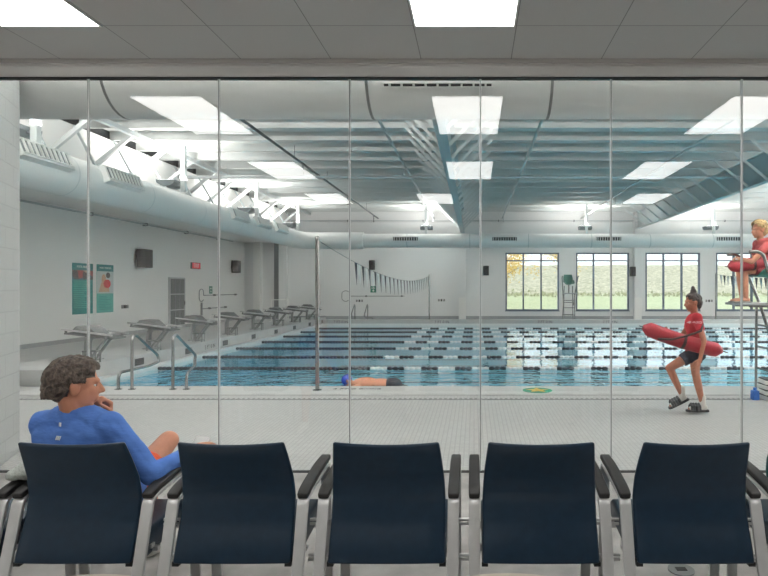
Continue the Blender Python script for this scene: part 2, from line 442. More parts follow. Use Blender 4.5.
while yy < YF-.5:
    MB().beam((-8.72, yy, 5.6), (-9.75, yy, 4.75), .1, .09, up=(0,1,0)).build('knee_brace', STEELW, eb)
    MB().beam((-9.0, yy+.55, 4.5), (-9.72, yy+.8, 5.6), .05, .05, up=(0,1,0)).build('tie_rod', GIRD, eb)
    yy += 1.55
# pilasters and recess in the far left corner
struct(MB().box(-11.6, -11.25, YF-.35, YF, 0, 4.06).build('trim_corner_pilaster', WHITE))
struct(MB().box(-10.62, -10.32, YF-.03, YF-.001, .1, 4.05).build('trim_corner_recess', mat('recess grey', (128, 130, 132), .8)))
struct(MB().box(-10.32, -9.9, YF-.2, YF, 0, 4.06).build('trim_corner_return', GWHITE))
# louvred door in the left wall
d = srt('door_1', (XL+.01, 23.35, 0))
MB().box(-.01, .05, -.62, .62, 0, 2.08).build('door_frame', mat('door frame grey', (178, 180, 181), .6), d)
lv = MB()
for i in range(3):
    for j in range(3): lv.box(.05, .062, -.54+.37*i, -.54+.37*i+.33, .14+.64*j, .14+.64*j+.6)
lv.build('louvre_panel', mat('louvre grey', (92, 95, 97), .7, var=.1, scale=40, stretch=(1,1,6)), d)
MB().box(.05, .1, .5, .53, .95, 1.1).build('door_handle', STEEL, d)

# ------------------------------------------------------------------ outdoors
def brush_mat():
    m = bpy.data.materials.new('meadow'); m.use_nodes = True; nt = m.node_tree; p = nt.nodes['Principled BSDF']; p.inputs['Roughness'].default_value = 1
    geo = nt.nodes.new('ShaderNodeNewGeometry'); sp = nt.nodes.new('ShaderNodeSeparateXYZ'); nt.links.new(geo.outputs['Position'], sp.inputs[0])
    n = nt.nodes.new('ShaderNodeTexNoise'); n.inputs['Scale'].default_value = 2.6; n.inputs['Detail'].default_value = 9; n.inputs['Roughness'].default_value = .7
    nt.links.new(geo.outputs['Position'], n.inputs['Vector'])
    r1 = nt.nodes.new('ShaderNodeValToRGB'); r1.color_ramp.elements[0].position = .35; r1.color_ramp.elements[1].position = .65
    r1.color_ramp.elements[0].color = lin((150,150,112))+(1,); r1.color_ramp.elements[1].color = lin((240,232,206))+(1,)
    r2 = nt.nodes.new('ShaderNodeValToRGB'); r2.color_ramp.elements[0].position = .3; r2.color_ramp.elements[1].position = .7
    r2.color_ramp.elements[0].color = lin((186,200,150))+(1,); r2.color_ramp.elements[1].color = lin((226,228,190))+(1,)
    nt.links.new(n.outputs['Fac'], r1.inputs[0]); nt.links.new(n.outputs['Fac'], r2.inputs[0])
    mr = nt.nodes.new('ShaderNodeMapRange'); mr.inputs[1].default_value = 50; mr.inputs[2].default_value = 52
    nt.links.new(sp.outputs[1], mr.inputs[0])
    mx = nt.nodes.new('ShaderNodeMix'); mx.data_type = 'RGBA'
    nt.links.new(mr.outputs[0], mx.inputs[0]); nt.links.new(r2.outputs[0], mx.inputs[6]); nt.links.new(r1.outputs[0], mx.inputs[7])
    nt.links.new(mx.outputs[2], p.inputs['Base Color'])
    return m
MEADOW = brush_mat()
te = MB(); nx, ny = 60, 40; vs = []
for j in range(ny):
    Y = 30.6+(82-30.6)*j/(ny-1)
    for i in range(nx):
        X = -8+70*i/(nx-1)
        z = -.2+max(0, Y-32)*.06 if Y < 50 else .88+(min(Y,74)-50)*.155
        if Y > 51: z += .22*(noise.noise(V((X*.35, Y*.35, 0)))+.5*noise.noise(V((X*1.1, Y*1.1, 3))))
        vs.append((X, Y, z))
te.add(vs, [(j*nx+i, j*nx+i+1, (j+1)*nx+i+1, (j+1)*nx+i) for j in range(ny-1) for i in range(nx-1)])
struct(te.build('ground_meadow', MEADOW, smooth=True, angle=180))
hd = MB()
for k in range(1500):
    X = random.uniform(-4, 36); Y = random.gauss(50.6, .5); z = .9+abs(random.gauss(0, .22)); a = random.uniform(0, PI); s = random.uniform(.06, .16)
    hd.add([(X-s*math.cos(a), Y-s*math.sin(a), z-s), (X+s*math.cos(a), Y+s*math.sin(a), z-s), (X+s*.3, Y, z+s)], [(0,1,2)])
h = hd.build('weeds', mat('dry weed green', (190, 190, 156), .95, var=.25, scale=4)); h['kind'] = 'stuff'; h['label'] = 'line of weeds at the edge of the mown grass outside'
def tree(x, y, z0, h, r, leaf, nl, label, low):
    t = thing('tree', label, 'tree', (x, y, z0), group='trees outside the far windows')
    tr = MB(); tr.tube([(0,0,-.1),(.08,0,h*.35),(-.05,.1,h*.7),(0,0,h*.95)], [.14,.11,.07,.03], 8)
    for k in range(9):
        a = k*2.4; zz = h*(.4+.06*k); e = V((math.cos(a), math.sin(a), .5))*r*.7
        tr.tube([(0,0,zz), tuple(V((0,0,zz))+e*.5+V((0,0,.1))), tuple(V((0,0,zz))+e)], [.05,.035,.012], 6)
    tr.build('trunk', TRUNK, t, smooth=True)
    lf = MB()
    cl = [V((random.gauss(0, .5)*r, random.gauss(0, .5)*r, random.uniform(low, 1)*h)) for _ in range(26)]
    for k in range(nl):
        p = random.choice(cl)+V([random.gauss(0, r*.17) for _ in range(3)]); s = random.uniform(.05, .11)
        u = V([random.gauss(0, 1) for _ in range(3)]).normalized(); w = u.orthogonal().normalized()
        lf.add([p-u*s, p+w*s*.6, p+u*s, p-w*s*.6], [(0,1,2,3)])
    f = lf.build('foliage', leaf, t); f['kind'] = 'stuff'
tree(2.3, 42, .4, 5.4, 2.1, LEAFO, 3000, 'golden autumn tree outside the leftmost far window, by its left edge', .45)
tree(7.0, 45, .6, 4.9, 1.9, LEAFO, 1800, 'smaller orange autumn tree outside the leftmost far window, by its right edge', .5)
tree(8.1, 52, 1.2, 6., 2.6, LEAFG, 500, 'thin pale green tree outside the second far window', .62)

# ------------------------------------------------------------------ roof services
DX, DZ, DY, NY = -8.3, 3.92, 27.4, 6.2
du = thing('air_duct', 'large white round air duct looping around the hall under the roof', 'duct')
def ring(c, r, axis, n=28, w=.03):
    m = MB(); R = {'x': Matrix.Rotation(PI/2, 3, 'Y'), 'y': Matrix.Rotation(PI/2, 3, 'X')}[axis]
    vs = []
    for z in (-w/2, w/2):
        for j in range(n):
            a = 2*PI*j/n; vs.append(V(c)+R@V((r*math.cos(a), r*math.sin(a), z)))
    return m.add(vs, [(j,(j+1)%n,n+(j+1)%n,n+j) for j in range(n)])
MB().tube(fillet([(17,NY,DZ),(DX,NY,DZ),(DX,10,DZ)], .9, 10)+[(DX,12,DZ)], .42, 32).build('near_duct_run', DUCT, du, smooth=True)
MB().tube([(DX,12,DZ)]+fillet([(DX,24,DZ),(DX,DY,DZ),(DX+3,DY,DZ)], .9, 10), .405, 32).build('left_duct_run', DUCT, du, smooth=True)
MB().tube([(DX+3,DY,DZ),(18,DY,DZ)], .335, 32).build('far_duct_run', DUCT, du, smooth=True)
for y in (8.6, 11.4, 14.1, 16.8, 19.5, 22.2, 24.9): ring((DX,y,DZ), .425 if y < 12 else .41, 'y').build('seam_band', STEELW, du)
for x in (-6.6, -3.8, -1.1, .8, 3.6, 6.3): ring((x,NY,DZ), .425, 'x').build('seam_band', GREYST, du)
for x in (-3.2, -.2, 2.6, 5.6, 8.4, 11.4, 14.2): ring((x,DY,DZ), .34, 'x').build('seam_band', GIRD, du)
RECESS = mat('register inside grey', (112, 118, 120), .7)
def register(loc, R, L, hgt, depth, nslat, frame):
    e = bpy.data.objects.new('register', MB().obox((0,0,0), (L, depth, hgt)).mesh('register', frame)); C.objects.link(e); e.parent = du
    e.matrix_local = Matrix.Translation(loc)@R.to_4x4()
    MB().obox((0,-depth/2-.002,0), (L*.93, .006, hgt*.72)).build('opening', RECESS if depth > .15 else DARK, e)
    s = MB()
    for k in range(nslat): s.obox((-L*.465+L*.93*(k+.5)/nslat, -depth/2-.02, 0), (.02, .04, hgt*.74))
    s.obox((0, -depth/2-.02, hgt*.37), (L*.95, .03, .012)).obox((0, -depth/2-.02, -hgt*.37), (L*.95, .03, .012))
    s.build('louvre', frame, e)
# local -y of a register faces out of the duct
Rl = Matrix.Rotation(PI/2, 3, 'Z')   # -y -> +x
for yc in (10.45, 12.8, 19.2, 21.3, 23.3):
    a = math.radians(22); R = Matrix.Rotation(-a, 3, 'Y')@Rl
    register((DX+.42*math.cos(a), yc, DZ+.42*math.sin(a)), R, 1.3, .36, .2, 10, DUCT)
for xc in (-3.25, 1.45, 6.4, 12.1):
    register((xc, DY-.31, DZ+.06), Matrix.Identity(3), 1.25, .24, .1, 10, DUCT)
a = math.radians(63)
register((-.37, NY-.42*math.sin(a), DZ-.42*math.cos(a)), Matrix.Rotation(math.radians(27), 3, 'X'), 1.18, .055, .03, 9, DUCT)

def uplight(x, y, ztop, label, rz=0., zlow=.1):
    u = thing('uplight_post', label, 'light', (x, y, DZ+.3), rz, group='uplights on hanger posts')
    MB().box(-.06, .06, -.06, .06, zlow, ztop-DZ-.3).build('hanger_post', STEELW, u)
    tr = MB(); 
    poly = [(.1,.42),(.62,.42),(.6,.34),(.5,.27),(.36,.24),(.22,.27),(.12,.34)]
    tr.prism([(p+0., q) for p, q in poly], 'y', -.3, .3)
    tr.build('tray', TRAY, u)
    MB().box(.14, .58, -.27, .27, .42, .428).build('lens', UPL, u)
    MB().box(.05, .16, -.03, .03, .3, .36).build('bracket', TRAY, u)
    return u
def lamp(x, y, z, size, power, up=True, col=(1,.965,.92), name='uplight_or_fill_lamp', spread=None):
    l = bpy.data.lights.new(name, 'AREA'); l.energy = power; l.size = size; l.color = col
    if spread: l.spread = spread
    o = bpy.data.objects.new(name, l); C.objects.link(o); o.location = (x, y, z); o.rotation_euler = (PI if up else 0, 0, 0)
    return o
UPY = (10.6, 16.0, 21.4, 26.4)
nm = ('nearest the camera', 'second from the glass', 'third from the glass', 'beside the far left corner')
for y, s in zip(UPY, nm):
    uplight(-8.15, y, PB, 'white hanger post with uplight on the left duct, '+s, PI, .13)
    lamp(-8.15-.36, y, DZ+.76, .9, 150)
for x, s in zip((-2.3, 5.4, 11.5), ('left of the middle girder', 'left of the right girder', 'right of the right girder')):
    uplight(x, DY-.05, PB, 'white hanger post with uplight on the far duct, '+s, PI/2, .038)
    lamp(x, DY+.31, DZ+.76, .9, 230)
for x, s in zip((-5.5, -1.5, 2.5, 6.5, 10.5, 14.5), ('far left', 'left of the middle girder', 'right of the middle girder', 'left of the right girder', 'right of the right girder', 'far right')):  # unseen uplights, added so the near roof bounces more light onto the walls
    uplight(x, NY, PB, 'added white hanger post with fill uplight on the near duct, '+s, -PI/2, .125)
    lamp(x, NY-.36, DZ+.76, .8, 2900 if x < -5 else 1600 if x < 3 else 1350)
for y in (9, 13, 17, 21): lamp(17.5, y, DZ+.7, .8, 2000)  # added fill lamps on the unseen right side, without fixtures

PZ = EYE+3.7
def vpipe(x, label, mt, y0=8, y1=YF, r=.035, z=PZ):
    t = thing('sprinkler_pipe', label, 'pipe', (x, y0, z), group='sprinkler pipes under the roof')
    MB().tube([(0,0,0),(0,y1-y0,0)], r, 10).build('pipe', mt, t, smooth=True)
    y = 1.
    while y < y1-y0:
        MB().tube([(0,y,0),(0,y,PB-z+.05)], .01, 6).build('hanger_rod', mt, t); y += 3.6
    for yy in range(3, int(y1-y0), 6):
        MB().tube([(0,yy,0),(0,yy,-.3)], .022, 8).ell((0,yy,-.32), (.04,.04,.03)).build('sprinkler_drop', mt, t)
PIPED = mat('dark steel pipe', (110, 115, 118), .5, .3); PIPEL = mat('light steel pipe', (186, 192, 194), .45, .2)
vpipe(-5.1, 'dark sprinkler pipe under the roof, left of the middle girder, leftmost of four', PIPED)
vpipe(-2.1, 'pale sprinkler pipe under the roof just left of the middle girder', PIPEL)
vpipe(1.5, 'pale sprinkler pipe under the roof just right of the middle girder', PIPEL)
vpipe(5.7, 'pale sprinkler pipe under the roof next to the right girder', PIPEL)
t = thing('sprinkler_main', 'pale cross pipe running the width of the hall under the purlins', 'pipe', (0, 18.5, PZ-.1))
MB().tube([(-9.6,0,0),(XR-.05,0,0)], .05, 12).build('pipe', PIPEL, t, smooth=True)
for x in range(-8, 19, 4): MB().tube([(x,0,0),(x,0,.45)], .012, 6).build('hanger_rod', PIPEL, t)
t = thing('wall_pipe', 'thin grey pipe along the left wall below the duct', 'pipe', (XL+.14, 8, EYE+2.33))
MB().tube([(0,0,0),(0,20.5,0)], .03, 10).build('pipe', PIPEL, t, smooth=True)
for y in range(1, 20, 3): MB().box(-.14, .03, y-.02, y+.02, -.05, .06).build('clip', GREYST, t)
t = thing('wall_pipe', 'grey pipe along the far wall just under the roof', 'pipe', (XL+.5, YF-.1, EYE+67*YF/570))
MB().tube([(0,0,0),(31,0,0)], .025, 10).build('pipe', PIPEL, t, smooth=True)
for x in range(1, 31, 4): MB().box(x-.02, x+.02, -.03, .1, -.05, .05).build('clip', PIPED, t)

# ------------------------------------------------------------------ lobby ceiling lights
first = None
cols = (('left', -3.205), ('middle', -.07), ('right', 3.065))
rows = ((3.595, 'in the row by the glass'), (.55, 'in the second row from the glass'), (-2.48, 'in the third row from the glass'))
for cn, x in cols:
    for y, rn in rows:
        lab = 'white ceiling light panel, %s column, %s' % (cn, rn); xx = x+(.76 if (y < -1 and cn == 'right') else -.78 if (y < -1 and cn == 'middle') else 0)
        if first is None:
            first = thing('ceiling_light', lab, 'light', (xx, y, LC), group='light panels in the lobby ceiling')
            f = MB()
            f.box(-.384,.384,-.735,-.72,-.012,0).box(-.384,.384,.72,.735,-.012,0).box(-.384,-.37,-.72,.72,-.012,0).box(.37,.384,-.72,.72,-.012,0)
            f.build('frame', mat('panel frame', (210, 210, 208), .5), first)
            MB().box(-.37,.37,-.72,.72,-.008,-.001).build('diffuser', LAMP, first)
        else: dup(first, (xx, y, LC), None, lab)

# ------------------------------------------------------------------ lobby chairs
def make_chair(label):
    t = thing('waiting_chair', label, 'chair', group='row of navy waiting chairs')
    nu, nv = 14, 18; th = .045
    def prof(v):
        zs = [(.367,-.06),(.45,-.03),(.55,.01),(.65,.03),(.75,.012),(.85,-.03),(.935,-.07)]
        z = .367+(.935-.367)*v
        for (z0,y0),(z1,y1) in zip(zs, zs[1:]):
            if z <= z1+1e-6:
                q = (z-z0)/(z1-z0); return z, y0+(y1-y0)*q
    def width(v):
        if v < .5: return .547-.004*v/.5
        q = (v-.5)/.5; return .543-.05*q**1.5
    vs = []
    for side in (0, 1):
        for j in range(nv+1):
            v = j/nv; z, y = prof(v); w = width(v)/2
            for i in range(nu+1):
                u = -1+2*i/nu
                edge = (1-max(abs(u), 0)**10)*(1-abs(2*v-1)**14)
                yy = y+(.006*u*u)+ (th*.5*(.55+.45*edge)*(1 if side else -1))+.012
                zz = z-(.012*(1-u*u) if v > .99 else .012*(1-u*u)*v**6)
                vs.append((w*u, yy, zz))
    n = (nu+1)*(nv+1); fs = []
    for j in range(nv):
        for i in range(nu):
            a = j*(nu+1)+i; fs.append((a, a+1, a+nu+2, a+nu+1)); fs.append((n+a+nu+1, n+a+nu+2, n+a+1, n+a))
    for i in range(nu):
        fs.append((i, n+i, n+i+1, i+1)); a = nv*(nu+1)+i; fs.append((a, a+1, n+a+1, n+a))
    for j in range(nv):
        a = j*(nu+1); fs.append((a, a+nu+1, n+a+nu+1, n+a)); a += nu; fs.append((a, n+a, n+a+nu+1, a+nu+1))
    bk = MB().add(vs, fs).build('backrest', NAVY, t, smooth=True, bevel=.012, seg=3, angle=60)
    # seat cushion
    MB().prism([(.0,.34),(.1,.33),(.46,.37),(.51,.41),(.505,.455),(.46,.485),(.1,.465),(.0,.45)], 'x', -.275, .275).build('seat', NAVY, t, bevel=.018, seg=3)
    MB().box(-.2,.2,.08,.42,.318,.345).build('seat_pan', BLACK, t)
    for s in (-1, 1):
        MB().box(s*.262-.015, s*.262+.015, -.045, .0, .352, .372).build('back_bracket', BLACK, t)
        path = fillet([(s*.311,-.17,0),(s*.311,-.055,.32),(s*.311,.035,.64),(s*.311,.1,.652),(s*.311,.45,.692),(s*.311,.5,0)], .06, 6)
        MB().sweep(path, (1,0,0), .054, .018).build('arm_frame', SILV, t, bevel=.003)
        ap = fillet([(s*.311,.018,.655),(s*.311,.08,.676),(s*.311,.3,.71),(s*.311,.46,.716)], .08, 5)
        MB().sweep(ap, (1,0,0), [.05]+[.056]*(len(ap)-2)+[.052], .03).build('armrest', ARMP, t, bevel=.008, seg=3)
        for yq in (.12, .4): MB().beam((s*.285,yq,.378), (s*.245,yq,.378), .03, .02).build('seat_bracket', SILV, t)
    for yq in (.13, .4): MB().box(-.3,.3,yq,yq+.03,.345,.365).build('crossbar', SILV, t)
    for yq, zq in ((.19,.455),(.19,.477),(.16,.29),(.16,.312)): MB().tube([(.3,yq,zq),(.42,yq,zq)], .008, 8).build('linking_rod', SILV, t)
    return t
CH = ['navy waiting chair at the left edge of the photo, mostly outside the frame',
      'navy waiting chair the man in the blue shirt sits in',
      'navy waiting chair directly to the right of the seated man',
      'navy waiting chair in the middle of the row, straight below the swimmer',
      'navy waiting chair second to the right from the seated man\'s neighbour, with a round table close behind its right half',
      'navy waiting chair below the walking lifeguard, last one fully in view',
      'navy waiting chair at the right edge of the photo holding the teal backpack']
CH[4] = 'navy waiting chair fourth from the seated man\'s own, counting his as first'
CX = [-2.572, -1.851, -1.130, -.409, .313, 1.035, 1.757]
ch0 = make_chair(CH[0]); ch0.location = (CX[0], 2.7, 0)
for x, l in zip(CX[1:], CH[1:]): dup(ch0, (x-(.02 if x == CX[1] else 0), 2.7, 0), None, l)

def round_table(x, y, label):
    t = thing('round_table', label, 'table', (x, y, 0), group='low round lobby tables')
    MB().disc((0,0,.425), .57, .027, 64).build('tabletop', TABLE, t, bevel=.005)
    MB().tube([(0,0,.01),(0,0,.425)], .04, 16).build('pedestal', SILV, t, smooth=True)
    MB().disc((0,0,0), .28, .015, 32).build('base', SILV, t, bevel=.004)
    return t
round_table(.143, 1.83, 'low round pale table behind the middle chairs, its edge showing at the bottom centre')
round_table(-1.556, 1.822, 'low round pale table behind the seated man\'s chair')
t = thing('floor_outlet_cover', 'small dark round outlet cover in the carpet under the chair below the walking lifeguard', 'outlet', (1.21, 3.33, 0))
MB().disc((0,0,0), .075, .008, 24).build('plate', GREYST, t); MB().box(-.03,.03,-.02,.02,.008,.011).build('lid', BLACK, t)

# backpack on the right-hand chair
t = thing('backpack', 'teal backpack standing on the rightmost chair', 'bag', (1.69, 3.0, .485))
bp = MB(); bp.ell((0,0,.2), (.15,.1,.22)).ell((0,0,.1), (.155,.11,.1)).ell((0,-.0,.34), (.12,.09,.09))
skin_obj('body', bp, .012, TEALC, t)
MB().tube(fillet([(-.04,0,.42),(-.04,-.02,.47),(.04,-.02,.47),(.04,0,.42)], .03), .008, 8).build('handle', TEALC, t)
fp = MB(); fp.ell((0,-.09,.13), (.11,.05,.1)); skin_obj('front_pocket', fp, .012, TEALC, t)
# towel bundle on the arms left of the man
tw = MB(); tw.ell((0,0,.0), (.075,.1,.05)).ell((.03,-.03,.015), (.06,.07,.045)).ell((-.045,-.06,-.01), (.035,.05,.03)).ell((.02,.06,.02), (.05,.06,.04))
tob = skin_obj('towel', tw, .008, TOWEL, None, (0,0,0)); tob.location = (-2.225, 2.88, .738)
tag(tob, 'pale grey rolled towel lying on the armrests left of the seated man', 'towel')

# ------------------------------------------------------------------ people helpers
def rotz(a): return Matrix.Rotation(a, 3, 'Z')
def head_shapes(mb, c, yaw, pitch=0., s=1., roll=0.):
    """yaw 0 looks along +y, positive turns towards +x; returns local->world map"""
    R = Matrix.Rotation(-yaw, 3, 'Z')@Matrix.Rotation(roll, 3, 'Y')@Matrix.Rotation(pitch, 3, 'X'); c = V(c)
    W = lambda p: c+R@(V(p)*s)
    E = lambda p, q: mb.ell(W(p), tuple(x*s for x in q), R, 20, 14)
    E((0,-.014,.03), (.077,.097,.088)); E((0,.022,-.035), (.06,.07,.082)); E((0,.05,-.03), (.052,.046,.07))
    mb.cap(W((-.012,.06,-.098)), .021*s, W((.012,.06,-.098)), .021*s)
    mb.cap(W((-.034,.078,.027)), .015*s, W((.034,.078,.027)), .015*s)
    mb.cap(W((0,.09,.012)), .009*s, W((0,.113,-.026)), .0125*s)
    mb.cap(W((-.012,.1,-.032)), .008*s, W((.012,.1,-.032)), .008*s)
    mb.cap(W((-.018,.09,-.058)), .009*s, W((.018,.09,-.058)), .009*s)
    mb.cap(W((-.016,.088,-.07)), .009*s, W((.016,.088,-.07)), .009*s)
    for q in (-1, 1):
        mb.ell(W((q*.036,.06,-.022)), (.02*s,.018*s,.026*s), R)
        Re = R@Matrix.Rotation(q*.35, 3, 'Z')
        mb.ell(W((q*.084,-.012,-.008)), (.013*s,.022*s,.035*s), Re); mb.ell(W((q*.092,-.02,.004)), (.010*s,.018*s,.024*s), Re)
    return W, R
def eyes(W, s, parent, origin):
    for q in (-1, 1):
        e = MB().ell(W((q*.030,.068,.004))-V(origin), (.0115*s,)*3).build('eye', EYEW, parent, smooth=True)
        MB().ell(W((q*.030,.0765,.004))-V(origin), (.0058*s,)*3).build('iris', EYED, e, smooth=True)
def hand_shapes(mb, wrist, fwd, palm, side, curl=.5, s=1., r=1.):
    """fwd: towards the fingers, palm: palm normal, side=+1 thumb at fwd x palm"""
    f = V(fwd).normalized(); n = V(palm); n = (n-f*n.dot(f)).normalized(); x = f.cross(n)*side; w = V(wrist)
    P = lambda a, b, c: w+(f*a+x*b+n*c)*s
    for k, off in enumerate((.028,.010,-.008,-.025)):
        mb.cap(P(.0,off*.55,0), .014*s*r, P(.082-.004*abs(k-1),off,0), .0115*s*r, 10)
        L = (.043,.048,.044,.035)[k]; p = P(.082-.004*abs(k-1), off, 0); ang = 0.
        for q, (l, rr) in enumerate(((L,.0098),(L*.62,.0088),(L*.5,.0078))):
            ang += curl*(.8 if q == 0 else 1.1); d = (f*math.cos(ang)+n*math.sin(ang)); e = p+d*l*s
            mb.cap(p, rr*s*r, e, rr*s*r*.92, 10); p = e
    a = P(.012,.02,.004); b_ = P(.045,.048,.016); c_ = P(.075,.055,.03+.01*curl); d_ = P(.097,.052,.042+.02*curl)
    mb.cap(a, .014*s*r, b_, .012*s*r, 10); mb.cap(b_, .0115*s*r, c_, .010*s*r, 10); mb.cap(c_, .010*s*r, d_, .0085*s*r, 10)
def no_hair(p):
    """bare skin of the face, temples, ears and neck in head coordinates"""
    if p.z < -.104 or p.y > .088: return True
    if p.y > .066 and p.z < .082: return True
    if p.y > .03 and p.z < .045: return True
    if p.y > -.034 and p.z < .018: return True
    if abs(p.x) < .05 and p.y > .02 and p.z < .05: return True
    return False
def make_hair(W, R, c, s, n, seed, m, parent, O, extra=(), rad=(.006,.010), length=(.05,.09), flow=(.1,-.7,-.45), jit=.35, lift=.006, voxel=.0045, thick=0.):
    """scalp cap plus many long locks lying over it, as one mesh"""
    rnd = random.Random(seed); mb = MB(); g = thick
    mb.ell(W((0,-.017,.034)), tuple(s*x for x in (.082+g*.6,.103+g,.093+g)), R, 24, 16); mb.ell(W((0,-.066,-.035)), tuple(s*x for x in (.05,.034+g*.7,.05)), R, 18, 12)
    for q in extra: mb.ell(W(q[0]), tuple(s*x for x in q[1]), R, 16, 10)
    A = V((.084+g*.6,.106+g,.095+g)); ctr = V((0,-.017,.034))
    def snap(p, h):
        d = p-ctr
        if d.z < -.03 and d.y < 0:
            k = math.sqrt((d.x/A.x)**2+(d.y/A.y)**2); q = V((d.x/k, d.y/k, d.z)) if k > 1e-4 else d
            q.x *= .9; return ctr+V((q.x*(1-max(0,-d.z-.05)*2.5), q.y*(1-max(0,-d.z-.05)*1.2), q.z))*(1+h)
        k = math.sqrt((d.x/A.x)**2+(d.y/A.y)**2+(d.z/A.z)**2); return ctr+d/k*(1+h)
    done = 0
    while done < n:
        d = V((rnd.gauss(0,1), rnd.gauss(0,1), rnd.gauss(.25,1))).normalized(); p = ctr+V((d.x*A.x, d.y*A.y, d.z*A.z))
        if no_hair(p): continue
        done += 1
        f = V(flow)+V((d.x*.35,0,0))+V([rnd.gauss(0,jit) for _ in range(3)]); L = rnd.uniform(*length); r0 = rnd.uniform(*rad); pts = [snap(p, 0)]
        bend = V([rnd.gauss(0,jit*.6) for _ in range(3)])
        for k in range(4):
            f = (f+bend*.5).normalized()
            if (pts[-1]+f*L/4).z < -.062: break
            pts.append(snap(pts[-1]+f*L/4, rnd.uniform(0,lift*10)*(1 if k < 3 else .5)))
        rr = [r0*.8, r0, r0*.95, r0*.75, r0*.35]
        for k in range(len(pts)-1): mb.cap(W(pts[k]), rr[k]*s, W(pts[k+1]), rr[k+1]*s, 7)
    hm = fuse(mb, voxel, 1, .3); bm = bmesh.new(); bm.from_mesh(hm); inv = R.inverted()
    bmesh.ops.delete(bm, geom=[v for v in bm.verts if no_hair((inv@(v.co-V(c)))/s)], context='VERTS'); bm.to_mesh(hm); bm.free()
    hm.transform(Matrix.Translation(-V(O))); hm.materials.clear(); hm.materials.append(m)
    for p in hm.polygons: p.use_smooth = True
    ho = bpy.data.objects.new('hair', hm); C.objects.link(ho); ho.parent = parent
    return ho

# ------------------------------------------------------------------ the seated man
O = V((-1.88, 2.95, 0))
yawb = math.radians(12); rv = V((math.cos(yawb), -math.sin(yawb), 0)); fv = V((math.sin(yawb), math.cos(yawb), 0))
N = V((-2.0, 2.87, 1.045))
SR = N+rv*.195+V((0,0,-.075)); SL = N-rv*.195+V((0,0,-.085))
ER = V((-1.618, 2.86, .715)); WR = V((-1.535, 3.09, .765))
EL = V((-2.08, 3.22, .76)); WL = V((-1.945, 3.03, .975))
HR = V((-1.855, 2.99, .55)); HL = V((-1.97, 3.01, .55))
KR = V((-1.812, 3.38, .745)); AR = V((-2.1, 3.62, .50)); KL = V((-1.985, 3.44, .545)); AL = V((-1.985, 3.52, .1))
PEL = V((-1.885, 2.99, .57)); CHST = V((-1.965, 2.895, .86)); Rb = Matrix.Rotation(-yawb, 3, 'Z')@Matrix.Rotation(.22, 3, 'X')
def torso(mb, g):
    mb.ell(PEL, (.165+g,.12+g,.12+g), Rb, 20, 14); mb.ell((PEL+CHST)/2, (.158+g,.112+g,.2+g), Rb, 20, 14)
    mb.ell(CHST, (.178+g,.118+g,.17+g), Rb, 20, 14)
    mb.cap(SR+V((0,0,-.01)), .058+g, N+V((.045,0,-.035)), .05+g); mb.cap(SL+V((0,0,-.01)), .058+g, N+V((-.045,0,-.035)), .05+g)
    mb.cap(SR-rv*.05+V((0,0,-.06)), .08+g, SL+rv*.05+V((0,0,-.06)), .08+g)
def arms(mb, g, cuff=1.):
    wr = ER.lerp(WR, cuff); wl = EL.lerp(WL, cuff)
    mb.cap(SR, .059+g, ER, .043+g); mb.cap(ER, .043+g, wr, .03+g, flat=cuff < 1)
    mb.cap(SL, .059+g, EL, .043+g); mb.cap(EL, .043+g, wl, .03+g, flat=cuff < 1)
HC = V((-1.982, 2.845, 1.165)); hy = math.radians(51); HS = 1.0
body = MB(); torso(body, 0); arms(body, 0)
W, Rh = head_shapes(body, HC, hy, -.1, HS)
body.cap(N+V((0,.0,-.05)), .062, W((0,-.02,-.06)), .056)
body.chain([(HR,.082),(KR,.058)]); body.chain([(KR,.056),(KR.lerp(AR,.35),.055),(AR,.036)]); body.chain([(HL,.085),(KL,.06)]); body.chain([(KL,.056),(KL.lerp(AL,.35),.056),(AL,.037)])
for A, d in ((AR, V((-.55,.75,-.1))), (AL, V((-.05,1,-.25)))):
    d.normalize(); body.cap(A+V((0,-.03,-.04)), .036, A+d*.1+V((0,0,-.045)), .036); body.cap(A+d*.1+V((0,0,-.045)), .034, A+d*.19+V((0,0,-.055)), .024)
hand_shapes(body, WR+V((0,0,.0)), WR-ER, (0,0,-1), -1, .35, 1.0, 1.05)
hand_shapes(body, WL, V((.1,-.25,1)), V((-.45,-1,.1)), 1, .95, 1.0, 1.1)
man = skin_obj('person', body, .0062, SKIN, None, O, 3)
tag(man, 'seated man in a blue long-sleeved shirt, chin resting on his hand', 'person')
sh = MB(); torso(sh, .010); arms(sh, .011, .93)
sh.cap(N+V((0,.0,-.06)), .085, N+V((.005,-.005,.022)), .072, flat=True)
so = skin_obj('shirt', sh, .008, BLUESH, man, O, 3); so['label'] = 'blue long-sleeved shirt'
dt = so.modifiers.new('folds', 'DISPLACE'); tx = bpy.data.textures.new('folds', 'CLOUDS'); tx.noise_scale = .07; tx.noise_depth = 1; dt.texture = tx; dt.strength = .012; dt.mid_level = .5
st = MB(); st.chain([(HR,.09),(HR.lerp(KR,.64),.072)], flat=True); st.chain([(HL,.1),(HL.lerp(KL,.75),.08)], flat=True); st.ell(PEL+V((0,.03,-.02)), (.18,.13,.11), Rb)
sho = skin_obj('shorts', st, .009, ORANGE, man, O, 2); sho['label'] = 'orange shorts'
ho = make_hair(W, Rh, HC, HS, 420, 3, HAIRG, man, O, extra=(((0,-.09,.03),(.07,.05,.07)),), thick=.012)
ho['label'] = 'short wavy greying brown hair'
eyes(W, HS, man, O)
